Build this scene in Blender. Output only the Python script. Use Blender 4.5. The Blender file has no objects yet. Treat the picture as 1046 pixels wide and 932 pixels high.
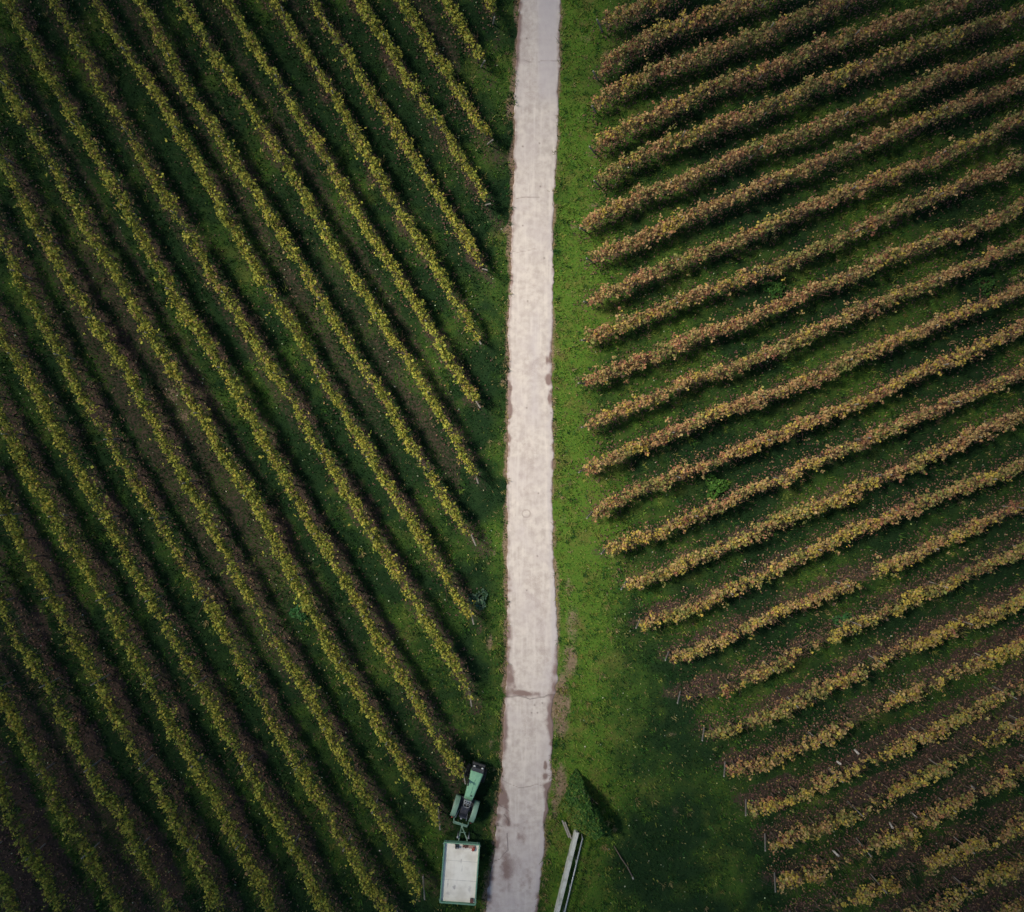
import bpy, bmesh, math, random
import numpy as np
from mathutils import Vector, Matrix

rng = np.random.default_rng(7)
random.seed(7)
sc = bpy.context.scene
C = sc.collection
H = 43.0            # drone height above the ground
FOC = 774.0         # focal length in pixels of the 1046 px wide photograph


def P(x, y, z=0.0):
    """pixel of the photograph -> point of the place at height z"""
    return np.array([(x - 523.0) / FOC * (H - z), -(y - 466.0) / FOC * (H - z), z])


# ------------------------------------------------------------------ helpers
def tag(o, label=None, cat=None, group=None, kind=None):
    if label: o['label'] = label
    if cat: o['category'] = cat
    if group: o['group'] = group
    if kind: o['kind'] = kind
    return o


def empty(name, loc, rz=0.0):
    o = bpy.data.objects.new(name, None)
    o.empty_display_size = 0.3
    o.location = loc
    o.rotation_euler = (0, 0, rz)
    C.objects.link(o)
    return o


def link(name, me, mat=None, parent=None):
    if mat is not None and not me.materials:
        me.materials.append(mat)
    o = bpy.data.objects.new(name, me)
    C.objects.link(o)
    if parent is not None:
        o.parent = parent
    return o


def np_mesh(name, verts, faces, col=None, attr='col', domain='FACE', smooth=False):
    """verts (n,3), faces (m,k)"""
    verts = np.asarray(verts, np.float32); faces = np.asarray(faces, np.int32)
    m, k = faces.shape
    me = bpy.data.meshes.new(name)
    me.vertices.add(len(verts)); me.vertices.foreach_set('co', verts.ravel())
    me.loops.add(m * k); me.loops.foreach_set('vertex_index', faces.ravel())
    me.polygons.add(m)
    me.polygons.foreach_set('loop_start', np.arange(0, m * k, k, dtype=np.int32))
    if smooth:
        me.polygons.foreach_set('use_smooth', np.ones(m, dtype=bool))
    if col is not None:
        a = me.attributes.new(attr, 'FLOAT_COLOR', domain)
        c4 = np.ones((len(col), 4), np.float32); c4[:, :3] = col
        a.data.foreach_set('color', c4.ravel())
    me.update()
    return me


def bm_mesh(name, bm, smooth=False):
    bmesh.ops.recalc_face_normals(bm, faces=bm.faces)
    me = bpy.data.meshes.new(name)
    bm.to_mesh(me); bm.free()
    if smooth:
        for p in me.polygons: p.use_smooth = True
    return me


def add_box(bm, c, s, rot=None, bev=0.0, taper=None):
    """box of size s at c; taper=(sx,sy) scales the top"""
    r = bmesh.ops.create_cube(bm, size=1.0)
    vs = r['verts']
    for v in vs:
        top = v.co.z > 0
        v.co = Vector((v.co.x * s[0], v.co.y * s[1], v.co.z * s[2]))
        if taper and top:
            v.co.x *= taper[0]; v.co.y *= taper[1]
    if bev > 0:
        es = list({e for v in vs for e in v.link_edges})
        rr = bmesh.ops.bevel(bm, geom=es, offset=bev, segments=2, affect='EDGES', profile=0.6)
        vs = list({v for f in rr['faces'] for v in f.verts} | {v for v in vs if v.is_valid})
    M = Matrix.Translation(Vector(c)) @ (rot.to_4x4() if rot is not None else Matrix.Identity(4))
    bmesh.ops.transform(bm, matrix=M, verts=vs)
    return vs


def add_tube(bm, pts, r, seg=8, cap=True):
    """round bar along a polyline; r a number or one per point"""
    pts = [Vector(p) for p in pts]
    rs = r if hasattr(r, '__len__') else [r] * len(pts)
    rings = []
    for i, p in enumerate(pts):
        d = (pts[min(i + 1, len(pts) - 1)] - pts[max(i - 1, 0)]).normalized()
        up = Vector((0, 0, 1)) if abs(d.z) < 0.9 else Vector((1, 0, 0))
        a = d.cross(up).normalized(); b = d.cross(a).normalized()
        rings.append([bm.verts.new(p + (a * math.cos(t) + b * math.sin(t)) * rs[i])
                      for t in [2 * math.pi * k / seg for k in range(seg)]])
    for r0, r1 in zip(rings, rings[1:]):
        for k in range(seg):
            bm.faces.new((r0[k], r0[(k + 1) % seg], r1[(k + 1) % seg], r1[k]))
    if cap:
        bm.faces.new(rings[0][::-1]); bm.faces.new(rings[-1])


def add_lathe(bm, prof, c, seg=32, axis='X'):
    """revolve profile [(radius, offset along axis)]"""
    rings = []
    for (r, o) in prof:
        ring = []
        for k in range(seg):
            t = 2 * math.pi * k / seg
            v = Vector((o, r * math.cos(t), r * math.sin(t))) if axis == 'X' else Vector((r * math.cos(t), r * math.sin(t), o))
            ring.append(bm.verts.new(v + Vector(c)))
        rings.append(ring)
    for r0, r1 in zip(rings, rings[1:]):
        for k in range(seg):
            bm.faces.new((r0[k], r0[(k + 1) % seg], r1[(k + 1) % seg], r1[k]))


def box_obj(name, mat, parent, c, s, rot=None, bev=0.0, taper=None):
    bm = bmesh.new(); add_box(bm, c, s, rot, bev, taper)
    return link(name, bm_mesh(name, bm), mat, parent)


# ------------------------------------------------------------------ materials
def new_mat(name):
    m = bpy.data.materials.new(name); m.use_nodes = True
    nt = m.node_tree; nt.nodes.clear()
    out = nt.nodes.new('ShaderNodeOutputMaterial')
    return m, nt, out


def N(nt, t, **kw):
    n = nt.nodes.new(t)
    for k, v in kw.items():
        if k.startswith('i_'):
            n.inputs[k[2:].replace('_', ' ')].default_value = v
        else:
            setattr(n, k, v)
    return n


def noise(nt, coord, scale, detail=4.0, rough=0.55):
    n = N(nt, 'ShaderNodeTexNoise'); n.inputs['Scale'].default_value = scale
    n.inputs['Detail'].default_value = detail; n.inputs['Roughness'].default_value = rough
    nt.links.new(coord, n.inputs['Vector'])
    return n.outputs['Fac']


def ramp(nt, fac, lo, hi, a=0.0, b=1.0):
    n = N(nt, 'ShaderNodeMapRange'); n.interpolation_type = 'SMOOTHSTEP'
    n.inputs['From Min'].default_value = lo; n.inputs['From Max'].default_value = hi
    n.inputs['To Min'].default_value = a; n.inputs['To Max'].default_value = b
    nt.links.new(fac, n.inputs['Value'])
    return n.outputs['Result']


def mixc(nt, fac, a, b):
    n = N(nt, 'ShaderNodeMix', data_type='RGBA')
    if isinstance(fac, (int, float)): n.inputs[0].default_value = fac
    else: nt.links.new(fac, n.inputs[0])
    for s, v in ((6, a), (7, b)):
        if isinstance(v, tuple): n.inputs[s].default_value = (*v, 1.0)
        else: nt.links.new(v, n.inputs[s])
    return n.outputs[2]


def math_n(nt, op, a, b=None):
    n = N(nt, 'ShaderNodeMath', operation=op)
    for i, v in enumerate((a, b)):
        if v is None: continue
        if isinstance(v, (int, float)): n.inputs[i].default_value = v
        else: nt.links.new(v, n.inputs[i])
    return n.outputs[0]


def bsdf(nt, out, color, rough=0.9, spec=0.2, bump=None, bump_s=0.3, dist=0.03, metal=0.0):
    b = N(nt, 'ShaderNodeBsdfPrincipled')
    if isinstance(color, tuple): b.inputs['Base Color'].default_value = (*color, 1)
    else: nt.links.new(color, b.inputs['Base Color'])
    if isinstance(rough, (int, float)): b.inputs['Roughness'].default_value = rough
    else: nt.links.new(rough, b.inputs['Roughness'])
    b.inputs['Specular IOR Level'].default_value = spec
    b.inputs['Metallic'].default_value = metal
    if bump is not None:
        bn = N(nt, 'ShaderNodeBump'); bn.inputs['Strength'].default_value = bump_s
        bn.inputs['Distance'].default_value = dist
        nt.links.new(bump, bn.inputs['Height']); nt.links.new(bn.outputs[0], b.inputs['Normal'])
    nt.links.new(b.outputs[0], out.inputs[0])
    return b


def worn(name, col, col2, scale=6.0, rough=0.6, spec=0.3, metal=0.0, lo=0.45, hi=0.7):
    """a surface of colour col with patches of col2 where it is worn or dirty"""
    m, nt, out = new_mat(name)
    tc = N(nt, 'ShaderNodeTexCoord').outputs['Object']
    n1 = noise(nt, tc, scale, 6.0, 0.65)
    n2 = noise(nt, tc, scale * 9, 3.0)
    c = mixc(nt, ramp(nt, n1, lo, hi), col, col2)
    c = mixc(nt, ramp(nt, n2, 0.35, 0.75, 0.0, 0.3), c, col2)
    bsdf(nt, out, c, ramp(nt, n1, 0.3, 0.7, rough - 0.12, rough + 0.15), spec, n2, 0.12, 0.004, metal)
    return m


def leaf_mat(name, transl=0.25, rough=0.6, spec=0.25):
    m, nt, out = new_mat(name)
    a = N(nt, 'ShaderNodeAttribute', attribute_name='col')
    b = bsdf(nt, out, a.outputs['Color'], rough, spec)
    t = N(nt, 'ShaderNodeBsdfTranslucent'); nt.links.new(a.outputs['Color'], t.inputs['Color'])
    mx = N(nt, 'ShaderNodeMixShader'); mx.inputs[0].default_value = transl
    nt.links.new(b.outputs[0], mx.inputs[1]); nt.links.new(t.outputs[0], mx.inputs[2])
    nt.links.new(mx.outputs[0], out.inputs[0])
    return m


M_leaf = leaf_mat('vine_leaf', 0.28, 0.65, 0.12)
M_grass = leaf_mat('grass_blade', 0.2, 0.75, 0.1)
M_litter = leaf_mat('dry_leaf', 0.1, 0.85, 0.1)
M_ivy = leaf_mat('ivy_leaf', 0.2, 0.7, 0.08)
M_bark = worn('vine_bark', (0.10, 0.075, 0.055), (0.17, 0.135, 0.105), 20, 0.9, 0.1)
M_cane = worn('vine_cane', (0.17, 0.095, 0.06), (0.10, 0.06, 0.045), 14, 0.85, 0.15)
M_post = worn('grey_wood', (0.26, 0.235, 0.20), (0.16, 0.14, 0.115), 9, 0.85, 0.15)
M_wire = worn('steel_wire', (0.14, 0.135, 0.13), (0.10, 0.085, 0.07), 8, 0.5, 0.4, 0.7)
M_green = worn('tractor_green', (0.17, 0.345, 0.21), (0.125, 0.27, 0.16), 3.0, 0.42, 0.45, 0, 0.5, 0.8)
M_fend = worn('faded_green', (0.155, 0.255, 0.18), (0.10, 0.17, 0.12), 4.0, 0.5, 0.4)
M_rail = worn('trailer_green', (0.10, 0.23, 0.14), (0.18, 0.25, 0.18), 5.0, 0.55, 0.35)
M_black = worn('black_metal', (0.022, 0.024, 0.028), (0.05, 0.048, 0.045), 7, 0.55, 0.35)
M_rub = worn('tyre_rubber', (0.022, 0.022, 0.022), (0.075, 0.065, 0.055), 8, 0.9, 0.15)
M_rim = worn('pale_rim', (0.33, 0.36, 0.30), (0.22, 0.22, 0.18), 6, 0.6, 0.3)
M_seat = worn('dark_vinyl', (0.02, 0.022, 0.032), (0.045, 0.045, 0.05), 9, 0.6, 0.3)
M_steel = worn('dull_steel', (0.32, 0.34, 0.34), (0.19, 0.18, 0.17), 12, 0.5, 0.4, 0.5)
M_glass = worn('lamp_lens', (0.55, 0.56, 0.54), (0.42, 0.42, 0.38), 10, 0.15, 0.6)
M_red = worn('faded_red', (0.36, 0.07, 0.05), (0.22, 0.09, 0.07), 16, 0.7, 0.2)
M_tan = worn('tan_cloth', (0.36, 0.25, 0.20), (0.24, 0.15, 0.12), 18, 0.85, 0.1)
M_brown = worn('brown_leather', (0.10, 0.045, 0.035), (0.16, 0.085, 0.065), 15, 0.7, 0.2)
M_conc = worn('weathered_concrete', (0.44, 0.44, 0.39), (0.25, 0.26, 0.21), 2.2, 0.9, 0.1)
M_tube = worn('white_plastic', (0.44, 0.42, 0.38), (0.33, 0.30, 0.27), 10, 0.55, 0.3)


# ------------------------------------------------------------------ row traces (pixels of canopy centre)
L = {}   # left vineyard, from the far (top-left) end to the end beside the lane
L[11] = [(486, -30), (500, 0), (504, 15)]
L[10] = [(440, -28), (455, 0), (473, 30), (492, 60)]
L[9] = [(392, -28), (409, 0), (452, 68), (480, 112), (499, 141)]
L[8] = [(350, -28), (366, 0), (401, 55), (438, 110), (470, 160), (497, 205)]
L[7] = [(304, -28), (319, 0), (357, 58), (393, 116), (431, 172), (467, 230), (494, 272)]
L[6] = [(263, -28), (279, 0), (316, 58), (352, 116), (386, 178), (419, 232), (452, 285), (489, 346)]
L[5] = [(216, -28), (231, 0), (272, 66), (306, 118), (340, 175), (375, 232), (420, 305), (455, 360), (487, 411)]
L[4] = [(171, -28), (186, 0), (209, 40), (236, 84), (264, 122), (296, 175), (330, 232), (376, 305), (425, 381), (475, 464), (486, 487)]
L[3] = [(126, -28), (142, 0), (168, 44), (190, 90), (216, 127), (250, 180), (284, 232), (328, 305), (360, 360), (394, 410), (427, 464), (457, 514), (482, 551)]
L[2] = [(82, -28), (98, 0), (121, 42), (152, 84), (180, 128), (210, 180), (238, 232), (268, 285), (300, 335), (339, 400), (377, 464), (420, 531), (454, 588), (481, 630)]
L[1] = [(38, -28), (54, 0), (90, 62), (107, 97), (135, 144), (160, 186), (188, 232), (222, 290), (262, 350), (296, 405), (330, 464), (367, 521), (394, 569), (430, 623), (472, 692), (479, 713)]
L[0] = [(-6, -28), (9, 0), (32, 45), (60, 92), (85, 139), (115, 186), (138, 232), (165, 277), (189, 319), (217, 357), (246, 408), (279, 464), (310, 524), (352, 589), (385, 648), (414, 697), (442, 745), (472, 792)]
L[-1] = [(-24, 30), (2, 76), (27, 125), (56, 170), (89, 233), (120, 282), (153, 338), (182, 386), (206, 425), (228, 464), (262, 516), (292, 574), (322, 633), (358, 692), (400, 762), (432, 812), (447, 838)]
L[-2] = [(-24, 117), (2, 163), (41, 234), (75, 295), (107, 342), (142, 402), (174, 464), (207, 519), (234, 569), (257, 612), (277, 643), (308, 696), (342, 757), (370, 807), (400, 854), (431, 909)]
L[-3] = [(-24, 198), (0, 241), (26, 295), (58, 352), (90, 412), (123, 466), (154, 519), (184, 569), (224, 633), (258, 696), (297, 767), (330, 822), (360, 874), (394, 929), (404, 946)]
L[-4] = [(-24, 292), (2, 341), (25, 379), (45, 411), (71, 464), (107, 526), (139, 583), (169, 638), (204, 700), (239, 757), (265, 807), (292, 847), (317, 899), (335, 931), (345, 948)]
L[-5] = [(-24, 378), (2, 426), (20, 464), (45, 506), (72, 556), (100, 598), (125, 646), (152, 696), (192, 767), (224, 822), (249, 872), (263, 893), (279, 932), (288, 950)]
L[-6] = [(-24, 468), (2, 514), (25, 561), (55, 616), (85, 666), (102, 698), (140, 770), (174, 824), (197, 869), (226, 931), (236, 950)]
L[-7] = [(-24, 570), (2, 618), (24, 660), (48, 698), (64, 731), (82, 770), (114, 817), (140, 860), (175, 930), (186, 952)]
L[-8] = [(-24, 668), (3, 713), (22, 745), (47, 795), (75, 847), (105, 897), (127, 932), (140, 954)]
L[-9] = [(-24, 760), (2, 806), (15, 840), (42, 890), (69, 934), (82, 956)]
L[-10] = [(-24, 850), (0, 893), (16, 932), (28, 958)]

R = {}   # right vineyard, from the end beside the lane outwards
R['A'] = [(615, 21), (660, 4), (710, -16)]
R['B'] = [(611, 73), (640, 50), (674, 34), (709, 21), (759, 4), (815, -16)]
R['C'] = [(609, 107), (635, 87), (694, 63), (732, 49), (780, 34), (813, 20), (849, 5), (905, -16)]
R['D'] = [(607, 149), (654, 125), (694, 105), (739, 83), (780, 72), (831, 51), (882, 33), (933, 15), (978, 2), (1030, -15)]
R['E'] = [(612, 184), (640, 165), (694, 142), (744, 125), (780, 111), (856, 78), (950, 44), (1044, 11), (1085, -3)]
R['F'] = [(597, 231), (630, 210), (694, 187), (739, 166), (780, 151), (882, 112), (983, 69), (1044, 50), (1088, 34)]
R['G'] = [(605, 264), (640, 249), (680, 232), (732, 208), (780, 190), (882, 146), (983, 107), (1044, 85), (1088, 68)]
R['H'] = [(602, 307), (640, 291), (684, 272), (734, 252), (785, 232), (856, 198), (943, 168), (996, 145), (1044, 122), (1088, 104)]
R['I'] = [(600, 346), (640, 331), (684, 312), (749, 288), (799, 269), (870, 238), (933, 209), (996, 184), (1044, 165), (1088, 147)]
R['J'] = [(597, 391), (647, 371), (699, 351), (734, 337), (799, 310), (862, 284), (924, 257), (999, 232), (1044, 209), (1088, 190)]
R['K'] = [(600, 435), (660, 410), (709, 388), (759, 371), (800, 353), (875, 319), (949, 289), (1044, 249), (1088, 231)]
R['L'] = [(597, 480), (632, 465), (672, 448), (734, 421), (799, 400), (875, 364), (949, 335), (1044, 293), (1088, 273)]
R['M'] = [(605, 526), (647, 503), (709, 479), (750, 463), (799, 443), (862, 418), (924, 389), (999, 356), (1044, 335), (1088, 315)]
R['N'] = [(620, 563), (672, 544), (734, 516), (799, 488), (850, 464), (924, 431), (999, 399), (1044, 379), (1088, 359)]
R['O'] = [(640, 599), (669, 589), (734, 561), (799, 533), (850, 510), (924, 478), (999, 443), (1044, 423), (1088, 403)]
R['P'] = [(655, 638), (709, 620), (759, 597), (799, 578), (875, 541), (949, 511), (1044, 476), (1088, 457)]
R['Q'] = [(685, 672), (709, 666), (747, 648), (799, 625), (850, 603), (890, 586), (949, 559), (999, 536), (1044, 516), (1088, 497)]
R['R'] = [(697, 714), (747, 702), (799, 675), (850, 649), (900, 624), (949, 603), (987, 586), (1044, 562), (1088, 543)]
R['S'] = [(722, 752), (772, 739), (799, 726), (850, 699), (900, 674), (949, 651), (987, 636), (1044, 611), (1088, 591)]
R['T'] = [(744, 788), (772, 782), (799, 770), (837, 755), (867, 740), (900, 720), (949, 700), (1012, 671), (1044, 657), (1088, 637)]
R['U'] = [(766, 828), (800, 818), (875, 785), (905, 768), (949, 748), (999, 722), (1044, 700), (1088, 679)]
R['V'] = [(786, 864), (837, 844), (875, 830), (905, 812), (949, 791), (987, 770), (1044, 739), (1088, 716)]
R['W'] = [(796, 905), (850, 884), (900, 860), (949, 836), (987, 817), (1044, 786), (1088, 763)]
R['X'] = [(812, 945), (855, 926), (887, 910), (920, 897), (949, 883), (999, 862), (1044, 841), (1088, 820)]
R['Y'] = [(900, 950), (949, 926), (999, 901), (1044, 880), (1088, 860)]
R['Z'] = [(985, 953), (1030, 931), (1058, 918), (1088, 904)]

ZC = 1.2    # height at which the traces run


def path(pts):
    w = np.array([P(x, y, ZC)[:2] for x, y in pts])
    # resample every 0.25 m, then smooth a little
    seg = np.r_[0, np.cumsum(np.linalg.norm(np.diff(w, axis=0), axis=1))]
    n = max(int(seg[-1] / 0.25), 6)
    s = np.linspace(0, seg[-1], n + 1)
    q = np.c_[np.interp(s, seg, w[:, 0]), np.interp(s, seg, w[:, 1])]
    k = min(9, (n // 2) * 2 - 1)
    if k >= 3:
        pad = np.vstack([2 * q[0] - q[k // 2:0:-1], q, 2 * q[-1] - q[-2:-k // 2 - 1:-1]])
        ker = np.ones(k) / k
        q2 = np.c_[np.convolve(pad[:, 0], ker, 'valid'), np.convolve(pad[:, 1], ker, 'valid')]
        if len(q2) == len(q): q = q2
    return q


def n1d(s, scale, seed):
    """smooth 1-D noise in 0..1 along a row"""
    r = np.random.default_rng(seed)
    n = int(s.max() / scale) + 4
    v = r.random(n)
    t = s / scale; i = np.floor(t).astype(int); f = t - i; f = f * f * (3 - 2 * f)
    return v[i] * (1 - f) + v[i + 1] * f


def n2d(x, y, scale, seed):
    r = np.random.default_rng(seed)
    v = r.random((128, 128))
    X = x / scale; Y = y / scale
    i = np.floor(X).astype(int); j = np.floor(Y).astype(int)
    f = X - i; g = Y - j; f = f * f * (3 - 2 * f); g = g * g * (3 - 2 * g)
    a = v[i % 128, j % 128]; b = v[(i + 1) % 128, j % 128]; c = v[i % 128, (j + 1) % 128]; d = v[(i + 1) % 128, (j + 1) % 128]
    return (a * (1 - f) + b * f) * (1 - g) + (c * (1 - f) + d * f) * g


def sm(x, a, b):
    t = np.clip((x - a) / (b - a), 0, 1); return t * t * (3 - 2 * t)


# ------------------------------------------------------------------ the lane
RE = [  # y, left edge, right edge
    (-300, 548, 591), (-60, 536, 579), (0, 531.5, 573.5), (30, 529, 572.5), (58, 526.5, 571.5), (116, 525.5, 570), (174, 524.5, 567), (232, 522.5, 565.5),
    (290, 521, 565), (350, 519.5, 564.5), (410, 519.5, 564.5), (464, 518, 565), (520, 518, 564.5), (560, 518.3, 565), (600, 518.5, 567),
    (640, 519, 569), (690, 517, 570), (711, 515.7, 567), (740, 514.8, 565), (770, 513.5, 563.5), (800, 512, 563), (822, 509, 560),
    (840, 506.5, 556.5), (860, 505.5, 556), (880, 503.5, 554.5), (905, 499, 551.5), (932, 495.5, 549), (990, 485, 542), (1250, 440, 500)]
RE = np.array(RE)


def road_px(y):
    return np.interp(y, RE[:, 0], RE[:, 1]), np.interp(y, RE[:, 0], RE[:, 2])


def pxof(X, Y):
    return 523 + X / H * FOC, 466 - Y / H * FOC


def seg_dist(px, py, a, b):
    ax, ay = a; bx, by = b
    dx, dy = bx - ax, by - ay
    t = np.clip(((px - ax) * dx + (py - ay) * dy) / (dx * dx + dy * dy + 1e-9), 0, 1)
    return np.hypot(px - ax - t * dx, py - ay - t * dy)


def poly_dist(px, py, pts):
    d = np.full(np.shape(px), 1e9)
    for a, b in zip(pts, pts[1:]):
        d = np.minimum(d, seg_dist(px, py, a, b))
    return d


def road():
    ys = np.arange(-260, 1200, 1.2)
    nu = 64
    l, r = road_px(ys)
    s = np.arange(len(ys)) * 1.2 + 5
    l = l + (n1d(s, 7, 1) - .5) * 1.6 + (n1d(s, 2.6, 2) - .5) * 1.1 + (n1d(s, 30, 3) - .5) * 1.6
    r = r + (n1d(s, 7, 4) - .5) * 1.6 + (n1d(s, 2.6, 5) - .5) * 1.1 + (n1d(s, 30, 6) - .5) * 1.6
    # where the paving has broken away at the right edge
    r = r - 3.5 * np.exp(-((ys - 724) / 13) ** 2) - 3.5 * np.exp(-((ys - 812) / 7) ** 2)
    u = np.linspace(0, 1, nu)
    PX = l[:, None] * (1 - u) + r[:, None] * u
    PY = np.repeat(ys[:, None], nu, 1)
    z = 0.03 + 0.03 * (1 - (2 * u - 1) ** 2)
    z = np.repeat(z[None], len(ys), 0); z[:, 0] = 0.0; z[:, -1] = 0.0
    X = (PX - 523) / FOC * H; Y = -(PY - 466) / FOC * H
    V = np.c_[X.ravel(), Y.ravel(), z.ravel()]
    idx = np.arange(len(ys) * nu).reshape(len(ys), nu)
    F = np.c_[idx[:-1, :-1].ravel(), idx[1:, :-1].ravel(), idx[1:, 1:].ravel(), idx[:-1, 1:].ravel()]
    U = np.repeat(u[None], len(ys), 0)
    # wear: x = brown dirt, y = greyer worn concrete, z = cracks and joints
    nn = n2d(X, Y, 0.5, 11) * .6 + n2d(X, Y, 0.17, 12) * .4
    nl = n2d(X, Y, 2.5, 13)
    dirt = sm(0.13 - U, 0, .13) * .55 + sm(U - 0.90, 0, .10) * .45
    dirt *= (.35 + 1.1 * nn)
    dirt = dirt + .30 * sm(n2d(X, Y * .35, .9, 15) * .6 + nn * .4, .56, .78)
    def spot(x, y, rx, ry, a):
        return a * np.exp(-((PX - x) / rx) ** 2 - ((PY - y) / ry) ** 2) * (.45 + 1.1 * nn)
    for sp in [(563, 728, 5, 30, .8), (566, 690, 4, 25, .4), (541, 709, 13, 3.2, .8), (531, 707, 8, 2.6, .5), (523, 700, 6, 18, .35), (559, 369, 1.6, 6, .4), (560, 389, 2.4, 5, .9), (561, 408, 2.0, 6, .7),
               (562, 365, 1, 8, .6), (557, 782, 2.0, 5, 1.2), (557, 793, 2.6, 3.2, 1.3), (559, 803, 3.2, 3.5, 1.3), (560, 812, 5, 5, 1.1),
               (560, 825, 3, 12, .9), (557, 836, 2, 5, .9), (513, 815, 6, 12, .8), (518, 827, 3, 10, .6), (519, 838, 4, 6, .5), (531, 843, 8, 7, .38), (534, 856, 6, 5, .4),
               (527, 232, 3, 6, .35), (520, 412, 3, 14, .75), (519, 397, 3, 4, .8), (516, 745, 5, 20, .35), (517, 890, 7, 25, .3), (540, 905, 12, 20, .2), (541, 524, 4, 4, .4)]:
        dirt = dirt + spot(*sp)
    grey = sm(PX, 547, 553) * sm(-PY, -112, -92) * .8 * sm(PX * -1, -571, -567)
    grey = grey + .55 * np.exp(-((U - .60) / .11) ** 2) * sm(PY, 300, 350) * sm(-PY, -450, -410)
    grey = grey + .6 * sm(U, .86, .95) * sm(PY, 170, 230) + .6 * sm(PY, 545, 640) * np.exp(-((PX - 566) / 3.5) ** 2)
    grey = grey + .45 * np.exp(-((PX - 560) / 6) ** 2 - ((PY - 690) / 16) ** 2) + .3 * nl * nn
    grey = grey + .4 * sm(PY, 790, 900)
    crack = np.zeros_like(PX)
    jit = (n2d(X, Y, .35, 14) - .5) * 3.0
    jy = PY + jit
    for pts, w, a in [([(530, 63), (570, 64)], .7, .6), ([(527, 204), (538, 202), (551, 202)], .7, .7), ([(524, 258), (537, 257), (550, 254)], .7, .55),
                      ([(519, 436), (560, 436)], .5, .3), ([(515, 711), (528, 711.3), (541, 712.6), (553, 710.8), (566, 710.2)], .9, .8),
                      ([(512, 796), (518, 800), (530, 805), (546, 802), (556, 801)], .6, .6), ([(515, 833), (520, 838), (519, 842)], .7, .9),
                      ([(505, 881), (512, 875), (519, 868), (518, 850)], .6, .9), ([(510, 822), (520, 829)], .6, .7), ([(496, 925), (548, 922)], .5, .3),
                      ([(524, 543), (536, 542)], .5, .25), ([(522, 150), (571, 152)], .5, .2), ([(519, 585), (560, 583)], .5, .2), ([(517, 655), (569, 652)], .5, .2)]:
        crack = crack + a * np.exp(-(poly_dist(PX, jy, pts) / w) ** 2)
    ring = np.abs(np.hypot(PX - 537.5, (PY - 524.5) * 1.1) - 4.2 - jit * .3)
    crack = crack + .55 * np.exp(-(ring / 1.0) ** 2)
    for x, y in [(550, 504), (538, 417), (563, 422), (534, 231), (552, 191), (556, 264), (539, 308), (534, 150), (551, 147), (538, 40), (546, 720), (554, 718), (543, 728), (549, 728), (549, 568), (538, 603)]:
        crack = crack + .8 * np.exp(-((PX - x) / 1.2) ** 2 - ((PY - y) / 1.2) ** 2)
    col = np.c_[np.clip(dirt, 0, 1).ravel(), np.clip(grey, 0, 1).ravel(), np.clip(crack, 0, 1).ravel()]
    me = np_mesh('lane', V, F, col, 'wear', 'POINT', True)
    m, nt, out = new_mat('pale_concrete')
    tc = N(nt, 'ShaderNodeTexCoord').outputs['Object']
    at = N(nt, 'ShaderNodeAttribute', attribute_name='wear')
    sep = N(nt, 'ShaderNodeSeparateColor'); nt.links.new(at.outputs['Color'], sep.inputs[0])
    nf = noise(nt, tc, 26, 5, .7); nm = noise(nt, tc, 2.4, 6, .65); nb = noise(nt, tc, 0.45, 4)
    mp = N(nt, 'ShaderNodeMapping'); mp.inputs['Scale'].default_value = (2.2, .18, 1); nt.links.new(tc, mp.inputs[0])
    ns = noise(nt, mp.outputs[0], 2.0, 5, .6)
    c = mixc(nt, ramp(nt, nm, .3, .72), (.48, .425, .37), (.33, .285, .25))
    c = mixc(nt, ramp(nt, ns, .45, .75, 0, .6), c, (.545, .49, .43))
    c = mixc(nt, ramp(nt, nb, .42, .68, 0, .5), c, (.40, .35, .325))
    c = mixc(nt, math_n(nt, 'MULTIPLY', sep.outputs[1], .75), c, (.385, .345, .335))
    c = mixc(nt, ramp(nt, nf, .56, .78, 0, .5), c, (.20, .175, .16))
    dn = math_n(nt, 'ADD', sep.outputs[0], math_n(nt, 'MULTIPLY', math_n(nt, 'SUBTRACT', nf, .5), .6))
    c = mixc(nt, ramp(nt, dn, .15, .75, 0, .9), c, (.16, .105, .09))
    c = mixc(nt, ramp(nt, sep.outputs[2], .1, .9, 0, .8), c, (.11, .085, .075))
    bsdf(nt, out, c, .9, .15, nf, .25, .01)
    o = link('lane', me, m)
    tag(o, 'narrow pale concrete farm lane with cracks and brown broken edges', 'lane', kind='structure')


# ------------------------------------------------------------------ ground
PATHS = {('L', k): path(v) for k, v in L.items()}
PATHS.update({('R', k): path(v) for k, v in R.items()})


def extend(q, side):
    """the bare strip of soil runs on a little past the row's end beside the lane"""
    if side == 'L':
        d = q[-1] - q[-4]; d /= np.linalg.norm(d); return np.vstack([q, q[-1] + d * 1.0])
    d = q[0] - q[3]; d /= np.linalg.norm(d); return np.vstack([q[0] + d * .15, q])


def row_dist(x, y):
    best = np.full(x.shape, 1e9)
    for (sd, k), q in PATHS.items():
        q = extend(q, sd)[::6] if len(q) > 14 else extend(q, sd)
        q = np.vstack([q, extend(PATHS[(sd, k)], sd)[-1]])
        lo = q.min(0) - 2; hi = q.max(0) + 2
        m = (x > lo[0]) & (x < hi[0]) & (y > lo[1]) & (y < hi[1])
        if m.any(): best[m] = np.minimum(best[m], poly_dist(x[m], y[m], q))
    return best


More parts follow.
